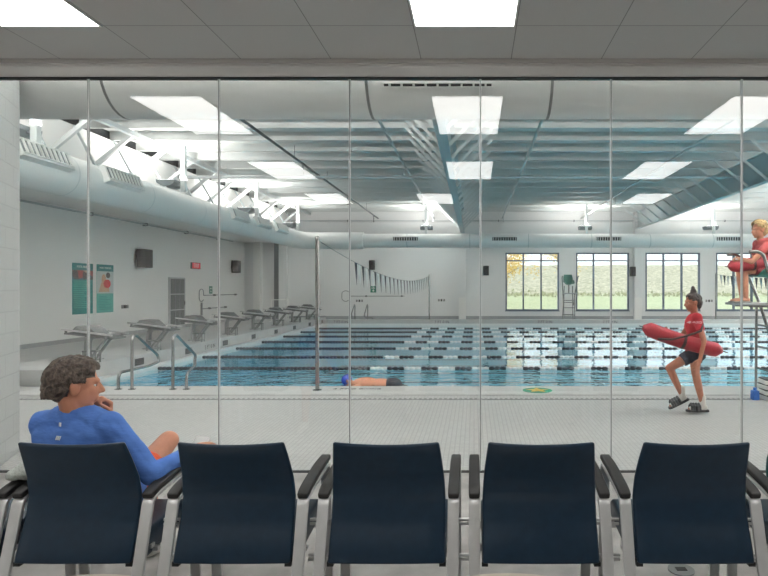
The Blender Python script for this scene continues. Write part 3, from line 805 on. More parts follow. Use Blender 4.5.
# two small pale marks on the back of the shirt
def on_shirt(px, py):
    d = V(((px-474)/570, 1, -(py-288)/570)).normalized(); dg = bpy.context.evaluated_depsgraph_get()
    ok, loc, nrm, i = so.evaluated_get(dg).ray_cast(V((0,0,EYE))-O, d); return loc, nrm
loc, nrm = on_shirt(60.5, 424.5)
if loc:
    MB().obox(loc+nrm*.002, (.013,.004,.018), face_M((0,0,0), nrm).to_3x3()@Matrix.Rotation(-PI/2,3,'X')).build('back_mark', PAPERW, man)
loc, nrm = on_shirt(58.5, 438)
if loc:
    R3 = face_M((0,0,0), nrm).to_3x3(); mk = MB()
    for dx in (-.011, .0, .011): mk.obox(loc+nrm*.002+R3@V((dx,0,0)), (.005,.02,.004), R3@Matrix.Rotation(-.35,3,'Z'))
    mk.build('back_emblem', PAPERW, man)
# shoes
for A, d in ((AR, V((-.55,.75,-.1))), (AL, V((-.05,1,-.25)))):
    d.normalize(); s_ = MB(); s_.cap(A+V((0,-.035,-.045)), .046, A+d*.1+V((0,0,-.05)), .046); s_.cap(A+d*.1+V((0,0,-.05)), .046, A+d*.2+V((0,0,-.058)), .036)
    skin_obj('shoe', s_, .01, SOCK, man, O, 2)
# folded paper in his hand
pp = MB(); R = Matrix.Rotation(-.25, 3, 'Z')@Matrix.Rotation(-.95, 3, 'X')
vs = []
for j in range(7):
    for i in range(5): vs.append(V((-.045+.0225*i, 0+.01*math.sin(j*.7), -.07+.0233*j)))
vs = [R@v for v in vs]; nrm = R@V((0,.003,0))
pp.add(vs+[v+nrm for v in vs], [(j*5+i, j*5+i+1, (j+1)*5+i+1, (j+1)*5+i) for j in range(6) for i in range(4)]+[(35+j*5+i, 35+(j+1)*5+i, 35+(j+1)*5+i+1, 35+j*5+i+1) for j in range(6) for i in range(4)])
po = pp.build('paper', PAPERW, smooth=True); po.location = (-1.555, 3.2, .755)
tag(po, 'folded white paper held in the seated man\'s lower hand, showing over the next chair', 'paper')

# ------------------------------------------------------------------ the walking lifeguard
O = V((2.95, 7.58, 0))
def Q(px, py, d): return V(((px-474)*d/570, d, EYE-(py-288)*d/570))
hcl = Q(692.5, 302.5, 7.56)
neck = Q(694.5, 313, 7.57); pel = Q(695.5, 351, 7.58)
body = MB(); W, Rh = head_shapes(body, hcl, -PI/2, -.12, .98)
body.cap(neck+V((.0,0,-.03)), .048, W((0,-.01,-.06)), .046)
shl = Q(697, 318, 7.43); shr = Q(694, 318, 7.72)
Rt = Matrix.Rotation(PI/2, 3, 'Z')
ch_ = Q(694, 325, 7.57); wa = Q(695, 338, 7.575)
def gtorso(mb, g):
    mb.ell(ch_, (.155+g,.1+g,.15+g), Rt, 18, 12); mb.ell(wa, (.135+g,.092+g,.14+g), Rt, 18, 12); mb.ell(pel, (.155+g,.11+g,.12+g), Rt, 18, 12)
    mb.cap(shl, .05+g, neck+V((0,-.03,-.05)), .045+g); mb.cap(shr, .05+g, neck+V((0,.03,-.05)), .045+g); mb.cap(shl, .06+g, shr, .06+g)
gtorso(body, 0)
el = Q(704, 341, 7.30); wl = Q(700, 360, 7.26); er = V((2.84, 7.80, .98)); wr = V((2.62, 7.72, 1.06))
body.chain([(shl,.045),(el,.036)]); body.chain([(el,.036),(wl,.024)]); body.chain([(shr,.045),(er,.036)]); body.chain([(er,.036),(wr,.024)])
hand_shapes(body, wl, wl-el+V((-.05,0,0)), (-.3,1,0), -1, .45, .95, 1.1)
hand_shapes(body, wr, wr-er, (0,-1,0), 1, .9, .95, 1.1)
hl = Q(695, 353, 7.50); kl = Q(695.5, 373, 7.48); al = Q(702.5, 404, 7.48)
hr = Q(695, 353, 7.66); kr = V((2.63, 7.67, .575)); ar = V((2.80, 7.67, .21))
body.chain([(hl,.082),(kl,.054)]); body.chain([(kl,.052),(kl.lerp(al,.35),.052),(al,.033)])
body.chain([(hr,.082),(kr,.054)]); body.chain([(kr,.052),(kr.lerp(ar,.35),.052),(ar,.033)])
def foot(mb, a, d, g=0.):
    d = V(d).normalized(); up = V((0,0,1)); 
    mb.cap(a-d*.03+V((0,0,-.045)), .034+g, a+d*.1+V((0,0,-.055)), .034+g); mb.cap(a+d*.1+V((0,0,-.055)), .032+g, a+d*.17+V((0,0,-.062)), .024+g)
al2 = al.copy()
foot(body, al, (-1,0,0)); foot(body, ar, (-.9,0,-.45))
lg = skin_obj('person', body, .0085, SKIN2, None, O, 3)
tag(lg, 'lifeguard in a red shirt and navy shorts walking along the pool edge', 'person')
sh = MB(); gtorso(sh, .012); sh.cap(shl, .062, shl.lerp(el, .55), .056, flat=True); sh.cap(shr, .062, shr.lerp(er, .55), .056, flat=True)
s1 = skin_obj('shirt', sh, .009, REDSH, lg, O, 3); s1['label'] = 'red T-shirt'
st = MB(); st.ell(pel+V((0,0,-.04)), (.172,.128,.11), Rt); st.cap(hl, .1, hl.lerp(kl, .5), .088, flat=True); st.cap(hr, .1, hr.lerp(kr, .5), .088, flat=True)
skin_obj('shorts', st, .009, SHORTS, lg, O, 2)
ho = make_hair(W, Rh, hcl, .98, 160, 5, HAIRD, lg, O, extra=(((0,-.03,.145),(.04,.042,.05)),((0,-.03,.19),(.024,.026,.035)),((0,-.085,-.03),(.05,.035,.07))), flow=(0,-.2,.7), jit=.2, voxel=.006)
ho['label'] = 'dark hair tied in a topknot'
eyes(W, .98, lg, O)
for a, d, in ((al, V((-1,0,0))), (ar, V((-.9,0,-.45)))):
    d.normalize(); s_ = MB(); s_.cap(a+V((.0,0,.09)), .042, a+V((0,0,-.02)), .042); s_.cap(a-d*.03+V((0,0,-.045)), .038, a+d*.1+V((0,0,-.055)), .037); s_.cap(a+d*.1+V((0,0,-.055)), .035, a+d*.16+V((0,0,-.06)), .028)
    skin_obj('sock', s_, .008, SOCK, lg, O, 2)
    up = d.cross(V((0,1,0))); up = up if up.z > 0 else -up
    sl = MB(); sole = [(-.075,-.035),(-.04,-.045),(.08,-.048),(.18,-.042),(.215,-.02),(.215,.02),(.18,.042),(.08,.048),(-.04,.045),(-.075,.035)]
    base = a+V((0,0,-.055))-up*.045
    pts = [base+d*x+V((0,y,0)) for x, y in sole]; n = len(pts)
    sl.add(pts+[p+up*.028 for p in pts], [tuple(range(n-1,-1,-1)), tuple(range(n,2*n))]+[(i,(i+1)%n,n+(i+1)%n,n+i) for i in range(n)])
    for q in (.05, .085, .12, .15):
        sl.tube([base+d*q+V((0,-.047,0))+up*.02, base+d*q+V((0,-.04,0))+up*.075, base+d*q+V((0,0,0))+up*.1, base+d*q+V((0,.04,0))+up*.075, base+d*q+V((0,.047,0))+up*.02], .02, 8)
    so_ = sl.build('sandal', SHOE, lg); so_.location = -O
# lettering on the shirt side
def wrap_text(body_, size, px, py, shirt, parent, O, m, d0, extra=0.):
    dg = bpy.context.evaluated_depsgraph_get()
    tx_ = text_obj(body_, size, Matrix.Identity(4), m, None, 'shirt_lettering', .0)
    me = tx_.data; ev = shirt.evaluated_get(dg); ok_any = True
    ctr = Q(px, py, d0)
    for v in me.vertices:
        start = V((ctr.x+v.co.x, 0, ctr.z+v.co.y)); start.y = d0-1
        ok, loc, nrm, i = ev.ray_cast(start-O, V((0,1,0)))
        v.co = (loc+nrm*.004) if ok else (start-O+V((0,1,0)))
    tx_.parent = parent
wrap_text('GUARD', .045, 694, 322.5, s1, lg, O, PAPERW, 7.4)

def rescue_tube(p0, p1, name_label, r=.085):
    """foam tube from p0 to p1 with strap"""
    p0 = V(p0); p1 = V(p1); t = thing('rescue_tube', name_label, 'rescue tube', tuple((p0+p1)/2), group='red rescue tubes')
    a = p0-(p0+p1)/2; b_ = -a; d = (b_-a).normalized(); L = (b_-a).length
    pts = []; rr = []
    for k in range(15):
        q = k/14; pts.append(a+d*L*q+V((0,0,-.03*math.sin(q*PI)))); e = min(q, 1-q)*L
        rr.append(r*min(1, .35+math.sqrt(max(0, min(1, e/.09)))*.65))
    o = MB().tube(pts, rr, 18).build('foam_body', RED, t, smooth=True, angle=60)
    MB().tube([a+d*L*.5+d*.0+V((0,0,-.03))-d*.02, a+d*L*.5+V((0,0,-.03))+d*.02], r*1.03, 18).build('band', BLACK, t, smooth=True)
    MB().beam(b_, b_+d*.07, .05, .012).build('end_strap', BLACK, t); MB().beam(a-d*.05, a, .04, .012).build('buckle', BLACK, t)
    return t
t1 = rescue_tube(Q(643, 327, 7.36), Q(722, 351, 7.38), 'red rescue tube carried under the arm of the walking lifeguard', .095)
tc = (V(Q(643,327,7.36))+V(Q(722,351,7.38)))/2
MB().tube([V(Q(658,339,7.25))-tc, V(Q(672,339.5,7.24))-tc, V(Q(686,336,7.25))-tc, V(Q(701,331,7.28))-tc, V(Q(703,324,7.36))-tc], .014, 8).build('shoulder_strap', BLACK, t1, smooth=True)

# ------------------------------------------------------------------ guard chairs
def guard_chair(label, loc, rz):
    """faces local -y"""
    t = thing('lifeguard_chair', label, 'lifeguard chair', loc, rz, group='tall lifeguard chairs')
    for sx in (-1, 1):
        MB().tube([(sx*.27,.06,0),(sx*.25,.06,1.38)], .022, 10).build('front_leg', STEEL, t, smooth=True)
        MB().tube([(sx*.27,.55,0),(sx*.22,.4,1.0),(sx*.2,.3,1.75)], .022, 10).build('rear_leg', STEEL, t, smooth=True)
        MB().tube(fillet([(sx*.24,.3,.8),(sx*.29,.13,1.4),(sx*.38,-.15,2.16),(sx*.38,-.24,2.21),(sx*.38,-.36,2.2)], .1), .026, 12).build('side_rail', STEEL, t, smooth=True)
        MB().beam((sx*.25,-.3,1.365), (sx*.28,.42,1.365), .03, .03).build('side_brace', STEEL, t)
    for z in (.35, .7, 1.05): MB().tube([(-.26,.06,z),(.26,.06,z)], .018, 8).build('rung', STEEL, t, smooth=True)
    MB().tube([(-.26,.53,.35),(.26,.53,.35)], .018, 8).build('rear_rung', STEEL, t); MB().tube([(-.23,.42,.95),(.23,.42,.95)], .018, 8).build('rear_rung', STEEL, t)
    MB().box(-.33,.33,-.42,.12,1.38,1.42).build('footrest', mat('footrest grey', (170, 174, 176), .6), t, bevel=.008)
    MB().tube([(0,.2,1.38),(0,.2,1.8)], .035, 12).build('seat_post', STEEL, t, smooth=True)
    MB().beam((-.25,.3,1.38), (.25,.3,1.38), .05, .04).build('post_base', STEEL, t)
    # moulded green shell
    sv = MB(); prof = [(-.12,1.83),(.05,1.82),(.25,1.8),(.38,1.83),(.44,1.95),(.48,2.12),(.5,2.28)]; nu = 8; vs = []
    for side in (0, 1):
        for (y, z) in prof:
            for i in range(nu+1):
                u = -1+2*i/nu; w = .23 if z < 2.2 else .19
                vs.append((w*u, y-.05*u*u*(1 if z > 1.9 else 0)-(.0 if side else .0), z+.2*u**4*(1 if (z < 1.9 and y > -.05) else .2 if z < 1.9 else 0)+(.022 if side == 0 else 0) + (0)))
    n = len(prof)*(nu+1); fs = []
    for j in range(len(prof)-1):
        for i in range(nu):
            a = j*(nu+1)+i; fs += [(a,a+1,a+nu+2,a+nu+1), (n+a,n+a+nu+1,n+a+nu+2,n+a+1)]
    for i in range(nu):
        fs.append((i,n+i,n+i+1,i+1)); a = (len(prof)-1)*(nu+1)+i; fs.append((a,a+1,n+a+1,n+a))
    for j in range(len(prof)-1):
        a = j*(nu+1); fs.append((a,a+nu+1,n+a+nu+1,n+a)); a += nu; fs.append((a,n+a,n+a+nu+1,a+nu+1))
    sv.add(vs, fs).build('seat_shell', GREEN, t, smooth=True, angle=50)
    return t
guard_chair('empty tall lifeguard chair with a green seat by the far windows', (4.58, 27.35, 0), 0)
gcx, gcy = 4.55, 9.05
guard_chair('tall lifeguard chair with a green seat at the right edge, occupied by a guard', (gcx, gcy, 0), -PI/2)

# ------------------------------------------------------------------ the seated lifeguard (faces -x)
O = V((gcx, gcy, 1.42))
hc = Q(758.5, 230, 9.05); body = MB(); W, Rh = head_shapes(body, hc, -PI/2-.15, -.1, 1.05)
nk = hc+V((.03,0,-.14)); pel = V((4.70, 9.05, 1.96)); chs = V((4.62, 9.05, 2.26)); Rt = Matrix.Rotation(PI/2, 3, 'Z')
body.cap(nk+V((.01,0,-.05)), .055, W((0,-.01,-.06)), .053)
sl_ = V((4.60, 8.86, 2.36)); sr_ = V((4.60, 9.24, 2.36))
def t2(mb, g):
    mb.ell(chs, (.175+g,.115+g,.17+g), Rt, 18, 12); mb.ell((chs+pel)/2, (.16+g,.11+g,.16+g), Rt, 18, 12); mb.ell(pel, (.17+g,.12+g,.1+g), Rt, 18, 12)
    mb.cap(sl_, .055+g, nk+V((.01,-.03,-.06)), .05+g); mb.cap(sr_, .055+g, nk+V((.01,.03,-.06)), .05+g); mb.cap(sl_, .07+g, sr_, .07+g)
t2(body, 0)
el_ = Q(752, 262, 8.78); wl_ = Q(742, 259, 8.80); er_ = Q(753, 262, 9.32); wr_ = V((4.30, 9.2, 2.07))
body.chain([(sl_,.052),(el_,.04)]); body.chain([(el_,.04),(wl_,.028)]); body.chain([(sr_,.052),(er_,.04)]); body.chain([(er_,.04),(wr_,.028)])
hand_shapes(body, wl_, wl_-el_, (0,.3,-1), 1, .8, 1., 1.1); hand_shapes(body, wr_, wr_-er_, (0,-.3,-1), -1, .8, 1., 1.1)
for sy, dx in ((-1, 0.), (1, .03)):
    h_ = V((4.68, 9.05+sy*.09, 1.945)); k_ = V((4.235+dx, 9.05+sy*.1, 1.93)); a_ = V((4.27+dx, 9.05+sy*.1, 1.51))
    body.chain([(h_,.088),(k_,.062)]); body.chain([(k_,.06),(k_.lerp(a_,.35),.06),(a_,.038)]); foot(body, a_, (-1,0,0))
gm = skin_obj('person', body, .009, SKIN, None, O, 3)
tag(gm, 'blond lifeguard in a faded red shirt sitting on the tall chair at the right edge', 'person')
sh = MB(); t2(sh, .013); sh.cap(sl_, .07, sl_.lerp(el_, .6), .064, flat=True); sh.cap(sr_, .07, sr_.lerp(er_, .6), .064, flat=True)
skin_obj('shirt', sh, .01, REDSH2, gm, O, 3)
st = MB(); st.ell(pel+V((0,0,0)), (.185,.135,.1), Rt)
for sy, dx in ((-1, 0.), (1, .03)): st.cap((4.68, 9.05+sy*.09, 1.945), .1, (4.4+dx, 9.05+sy*.1, 1.94), .085, flat=True)
skin_obj('shorts', st, .01, RED, gm, O, 2)
ho = make_hair(W, Rh, hc, 1.05, 220, 9, HAIRB, gm, O, extra=(((0,-.07,-.03),(.08,.06,.075)),), rad=(.008,.015), flow=(0,-.4,-.3), jit=1., lift=.012, voxel=.0065, thick=.016)
eyes(W, 1.05, gm, O)
for sy, dx in ((-1, 0.), (1, .03)):
    a_ = V((4.27+dx, 9.05+sy*.1, 1.51)); s_ = MB().box(a_.x-.2-O.x, a_.x+.07-O.x, a_.y-.045-O.y, a_.y+.045-O.y, 0, .022)
    s_.build('sandal', BRICKP, gm, bevel=.006)
rescue_tube(Q(728.5, 266, 8.86), Q(775, 258, 8.93), 'red rescue tube across the lap of the lifeguard on the tall chair', .1)

# ------------------------------------------------------------------ swimmer
O = V((-2.3, 10.15, WZ)); body = MB()
hc = V((-2.24, 10.15, WZ+.05)); 
Rsw = Matrix.Rotation(PI/2, 3, 'Z')
W, Rh = head_shapes(body, hc, -PI/2, -1.2, 1.0)
body.cap((-2.14,10.15,WZ-.03), .055, hc, .055)
body.ell((-1.92,10.15,WZ+.015), (.24,.19,.11)); body.ell((-1.66,10.15,WZ+.0), (.26,.165,.1)); body.ell((-1.45,10.15,WZ-.01), (.17,.165,.105))
body.cap((-2.03,9.97,WZ-.03), .055, (-2.3,9.92,WZ-.08), .042); body.cap((-2.3,9.92,WZ-.08), .04, (-2.55,9.95,WZ-.12), .028)
body.cap((-2.03,10.33,WZ-.03), .055, (-2.0,10.42,WZ-.28), .042); body.cap((-2.0,10.42,WZ-.28), .04, (-1.85,10.4,WZ-.48), .028)
hand_shapes(body, (-2.55,9.95,WZ-.12), (-1,0,-.15), (0,0,-1), 1, .15, 1., 1.1); hand_shapes(body, (-1.85,10.4,WZ-.48), (.5,0,-.8), (.8,0,.5), 1, .15, 1., 1.1)
for sy, dz in ((-1, 0), (1, -.12)):
    body.chain([(V((-1.4,10.15+sy*.085,WZ-.07)),.085),(V((-1.0,10.15+sy*.09,WZ-.12+dz)),.06)]); body.chain([(V((-1.0,10.15+sy*.09,WZ-.12+dz)),.058),(V((-.58,10.15+sy*.09,WZ-.1+dz*.4)),.036),(V((-.4,10.15+sy*.09,WZ-.12+dz*.4)),.028)])
sw = skin_obj('person', body, .011, SKIN, None, O, 3); tag(sw, 'swimmer in a blue cap and dark trunks swimming in the lane nearest the glass', 'person')
cp = MB(); cp.ell(W((0,-.016,.035)), (.083,.103,.094), Rh, 20, 14); skin_obj('swim_cap', cp, .01, mat('blue swim cap', (44, 66, 168), .4), sw, O, 1)
st = MB(); st.ell((-1.45,10.15,WZ-.005), (.175,.178,.118)); st.cap((-1.4,10.065,WZ-.07), .098, (-1.2,10.06,WZ-.09), .084, flat=True); st.cap((-1.4,10.235,WZ-.07), .098, (-1.2,10.24,WZ-.13), .084, flat=True)
skin_obj('trunks', st, .01, mat('black trunks', (26, 28, 36), .7), sw, O, 1)

# ------------------------------------------------------------------ lane lines
ny_ = [12.09, 14.07, 16.05, 18.0, 20.03, 22.03, 24.0]
def run_mesh(L, m, name):
    pts = []; rr = []; n = max(2, int(L/.09)); st_ = L/n
    for k in range(n):
        x = k*st_
        for q, r in ((0,.022),(.12,.036),(.55,.04),(.86,.034),(.9,.022)): pts.append((x+q*st_,0,0)); rr.append(r)
    pts.append((L,0,0)); rr.append(.03)
    return MB().tube(pts, rr, 10).mesh(name, m, True)
seg = .36
mb_, mw_, me_ = run_mesh(seg*.98, FLOATB, 'float_run'), run_mesh(seg*.98, FLOATW, 'float_run'), run_mesh(4.5, FLOATB, 'float_run')
lane_lab = ['nearest one, beside the swimmer', 'second nearest lane line', 'third nearest lane line', 'middle lane line of the seven', 'third farthest lane line', 'second farthest lane line', 'farthest one']
for k, (y, l) in enumerate(zip(ny_, lane_lab)):
    t = thing('lane_line', 'black and white float line on the water, '+l, 'lane line', (PX0+.1, y, WZ+.004), group='lane lines across the pool')
    MB().tube([(0,0,0),(PX1-PX0-.2,0,0)], .008, 6).build('cable', STEEL, t)
    def put(me, x):
        o = bpy.data.objects.new('float_run', me); C.objects.link(o); o.parent = t; o.location = (x, 0, 0)
    put(me_, .1); x = 4.6; c = 0
    while x < PX1-PX0-4.8:
        put(mw_ if c % 2 == 0 else mb_, x); x += seg; c += 1
    put(me_, x)

# ------------------------------------------------------------------ starting blocks
def start_block(label):
    """local +x faces the pool; base z = 0 on the bulkhead"""
    t = thing('starting_block', label, 'starting block', group='starting blocks along the left pool edge')
    MB().sweep(fillet([(-.2,0,0),(-.2,0,.36),(-.1,0,.5),(.1,0,.455)], .12), (0,1,0), .13, .07).build('pedestal', GREYST, t, bevel=.01)
    for yq in (-.08, .08): MB().beam((-.1,yq,.03), (.22,yq,.44), .045, .035).build('brace', GREYST, t)
    MB().box(-.27,.02,-.14,.14,0,.02).build('base_plate', GREYST, t)
    MB().prism([(-.5,.505),(.4,.405),(.4,.43),(-.5,.53)], 'y', -.22, .22).build('platform', BLOCKTOP, t, bevel=.005)
    MB().prism([(-.42,.535),(.36,.45),(.36,.456),(-.42,.541)], 'y', -.2, .2).build('tread', BLOCKTOP, t)
    MB().prism([(-.4,.555),(-.3,.655),(-.06,.645),(.1,.5)], 'y', -.19, .19).build('track_wedge', BLOCKTOP, t, bevel=.008)
    for s in (-1, 1):
        MB().beam((-.53,s*.25,.6), (.42,s*.25,.485), .03, .032).build('side_rail', SILV, t)
        MB().beam((-.45,s*.235,.51), (-.45,s*.235,.58), .03, .03).build('rail_post', GREYST, t); MB().beam((.3,s*.235,.42), (.3,s*.235,.49), .03, .03).build('rail_post', GREYST, t)
    st_ = MB().box(.0,.26,-.46,-.3,.2,.222).build('step', BLOCKTOP, t)
    for x, y in ((.015,-.445),(.245,-.445),(.015,-.315),(.245,-.315)): MB().beam((x,y,0), (x,y,.2), .022, .022).build('step_leg', GREYST, st_)
    return t
BY = [10.85+2.03*k for k in range(8)]
bl_lab = ['grey starting block nearest the glass, below the two teal posters', 'grey starting block second from the glass', 'grey starting block third from the glass, in front of the louvred door', 'grey starting block fourth from the glass', 'grey starting block fifth from the glass', 'grey starting block third from the far wall', 'grey starting block second from the far wall', 'grey starting block closest to the far wall']
b0 = start_block(bl_lab[0]); b0.location = (-7.15, BY[0], .28)
for y, l in zip(BY[1:], bl_lab[1:]): dup(b0, (-7.15, y, .28), None, l)
first = None
for k, y in enumerate(BY):
    p = MB().box(0, .006, -.16, .16, .06, .2).build('lane_plate', DARK); p.location = (PX0-.0, y+.9, 0)
    tag(p, 'small dark bulkhead plate by the '+bl_lab[k].replace('grey ', '').split(',')[0], 'plate', 'dark plates along the left bulkhead')

def depth_mark(txt, size, M, label):
    o = text_obj(txt, size, M, BLACK, None, 'depth_marking', .002); return tag(o, label, 'pool marking', 'painted pool depth markings')
depth_mark('5 FT 0 IN', .15, face_M((PX0+.004, 14.9, .12), (1,0,0)), 'black depth lettering on the left bulkhead below the starting blocks')
for px, s in ((341, 'left of the backstroke flags'), (442, 'below the middle of the far wall'), (545, 'below the first far window'), (610, 'below the second far window')):
    depth_mark('7 FT 0 IN', .17, face_M(((px-474)*26/570, PY1+.018, .1), (0,-1,0)), 'black depth lettering on the far pool curb, '+s)
depth_mark('4 FT', .13, face_M(((340-474)*9.2/570, 9.25, .013), (0,0,1)), 'black depth lettering on the near coping, left of the glass joint')
depth_mark('NO DIVING', .11, face_M(((363-474)*9.2/570, 9.25, .013), (0,0,1)), 'black lettering on the near coping, just below the swimmer')
# medallion on the coping
t = thing('floor_medallion', 'green and yellow round emblem set into the near coping', 'floor emblem', ((537.5-474)*9.1/570, 9.12, .012))
MB().disc((0,0,0), .235, .004, 40).build('disc', SIGNG, t)
st_ = []
for k in range(10):
    a = PI/2+k*PI/5; r = .19 if k % 2 == 0 else .085; st_.append((r*math.cos(a), r*math.sin(a)))
MB().prism(st_, 'z', .004, .008).build('star', mat('medallion orange', (214, 164, 60), .5, var=.1), t)

# ------------------------------------------------------------------ rails, poles, flags
def grab_rail(label, loc, s, flip=1):
    t = thing('grab_rail', label, 'handrail', loc, group='pool grab rails')
    a = [(0,0,0),(0,0,.84),(0,.1*flip,.88),(0,.75*flip,.47),(s*-.02,.76*flip,.36),(s*.06,.6*flip,.3),(s*.22,.05*flip,.27),(s*.22,0,.2),(s*.22,0,0)]
    MB().tube(fillet(a, .09, 6), .024, 12).build('rail', STEEL, t, smooth=True)
    for x in (0, s*.22): MB().disc((x,0,0), .055, .012, 20).build('base_flange', STEEL, t)
    return t
grab_rail('left of the two curved steel grab rails at the near left pool corner', (-5.52, 9.2, .012), -1)
grab_rail('right of the two curved steel grab rails at the near left pool corner', (-4.86, 9.2, .012), 1)
grab_rail('left of the two steel grab rails at the far pool edge below the pennants', (-5.6, 26.8, 0), -1, -1)
grab_rail('right of the two steel grab rails at the far pool edge below the pennants', (-5.0, 26.8, 0), 1, -1)
def pole(label, loc, h, r=.032):
    t = thing('flag_pole', label, 'pole', loc, group='steel pennant poles')
    MB().tube([(0,0,0),(0,0,h)], r, 14).build('pole', STEEL, t, smooth=True); MB().disc((0,0,0), .07, .012, 20).build('base_flange', STEEL, t)
    MB().ell((0,0,h), (r*1.2,r*1.2,r)).build('pole_cap', STEEL, t, smooth=True)
pole('tall steel pole at the near pool edge in front of the lanes', (-2.51, 9.13, .012), 2.44)
pole('steel pole at the far pool edge at the right end of the pennants', (-2.1, 26.75, 0), 2.25)
pole('steel pole at the far pool edge beside the fourth far window', (11.35, 26.75, 0), 2.3)
def flags(label, x0, y0, z0, x1, y1, z1, sag, ystart, yend, n):
    t = thing('pennant_line', label, 'pennants', (x0, y0, 0))
    def P(q): return V(((x1-x0)*q, (y1-y0)*q, z0+(z1-z0)*q-sag*4*q*(1-q)))
    MB().tube([P(k/30) for k in range(31)], .006, 6).build('line', STEEL, t)
    q0 = (ystart-y0)/(y1-y0); q1 = (yend-y0)/(y1-y0)
    for k in range(n):
        q = q0+(q1-q0)*k/(n-1); p = P(q); w = .115; dz = random.uniform(-.03,.03)
        m = MB().add([p+V((-.004,-w,0)), p+V((-.004,w,0)), p+V((.02,dz,-.46)), p+V((.004,-w,0)), p+V((.004,w,0)), p+V((.026,dz,-.46))], [(0,1,2),(3,5,4),(0,3,4,1),(1,4,5,2),(2,5,3,0)])
        m.build('pennant', PENN if k % 2 == 0 else PENNW, t)
flags('string of dark and white triangular pennants crossing the pool on the left', -2.51, 9.13, 2.42, -2.1, 26.75, 2.22, .42, 11.8, 26.2, 43)
flags('string of dark and white pennants crossing the pool behind the seated lifeguard', 11.35, 9.2, 2.42, 11.35, 26.75, 2.28, .36, 20.0, 26.2, 18)

# ------------------------------------------------------------------ wall equipment
def speaker(label, pos, face, w=.36, h=.52, dep=.28):
    t = thing('wall_speaker', label, 'speaker', pos, {'x': PI/2, 'y': 0}[face], group='black wall speakers')   # local -y is the front
    bx_ = MB().prism([(-w/2,dep*.5),(-w*.36,dep),(w*.36,dep),(w/2,dep*.5),(w/2,.0),(-w/2,.0)], 'z', -h/2, h/2)
    R = Matrix.Rotation(PI, 4, 'Z'); o = bx_.build('cabinet', BLACK, t, bevel=.01); o.data.transform(R@Matrix.Translation((0,.1,0)))
    MB().box(-w*.33, w*.33, -dep-.112, -dep-.1, -h*.44, h*.44).build('grille', mat('speaker grille', (24,24,26), .7, var=.2, scale=200), t)
    MB().box(-.03,.03,-.1,0,-.03,.03).box(-.07,.07,-.012,0,-.09,.09).build('bracket', BLACK, t)
def WY(px): return 570*(-XL)/(474-px)      # depth along the left wall at an image column
speaker('black wall speaker on the left wall above and right of the posters', (XL, 20.75, 2.72), 'x', .62, .66)
speaker('black wall speaker on the left wall beside the red exit sign', (XL, 28.7, 2.72), 'x', .52, .62)
for px, z, s in ((372.5, 2.86, 'above the pennants'), (486, 2.57, 'left of the first window'), (631.8, 2.52, 'between the second and third windows')):
    speaker('black wall speaker on the far wall '+s, ((px-474)*YF/570, YF, z), 'y', .3, .5)
t = thing('exit_sign', 'red lit exit sign on the left wall', 'sign', (XL, 24.9, 2.62))
MB().box(0,.07,-.38,.38,-.14,.14).build('housing', BLACK, t); MB().box(.07,.076,-.35,.35,-.12,.12).build('face', SIGNR, t)
text_obj('EXIT', .24, face_M((.078,0,0), (1,0,0)), PAPERW, t)
def gsign(label, pos, n):
    t = thing('safety_sign', label, 'sign', pos, group='small green wall signs')
    R = face_M((0,0,0), n).to_3x3()
    MB().obox(V(n)*.008, (.3,.34,.015), R).build('plate', SIGNG, t); 
    text_obj('AED', .11, face_M(V(n)*.018+V((0,0,.06)), n), PAPERW, t)
    MB().obox(V(n)*.017+V((0,0,-.07)), (.12,.03,.004), R).obox(V(n)*.017+V((0,0,-.07)), (.03,.12,.0045), R).build('symbol', PAPERW, t)
gsign('small green sign on the left wall above the rescue hook', (XL, 26.4, 1.56), (1,0,0))
gsign('small green sign on the far wall below the speaker and pennants', (-5.35, YF, 1.58), (0,-1,0))
def outlet(label, pos, rz):
    t = thing('wall_outlet', label, 'outlet', pos, rz, group='wall outlets')
    for dx in (-.14, .0, .14)[:3]: MB().box(dx-.045, dx+.045, -.03, 0, -.06, .06).build('cover', GREYST if dx else BLACK, t)
outlet('dark wall outlets right of the posters on the left wall', (XL, 19.9, 1.0), PI/2)
outlet('dark wall outlets on the far wall under the pennants', ((359.5-474)*YF/570, YF, .97), 0)
outlet('dark wall outlets on the far wall right of the flag pole', ((441.5-474)*YF/570, YF, 1.0), 0)
outlet('dark wall outlets between the third and fourth far windows', ((709-474)*YF/570, YF, .97), 0)
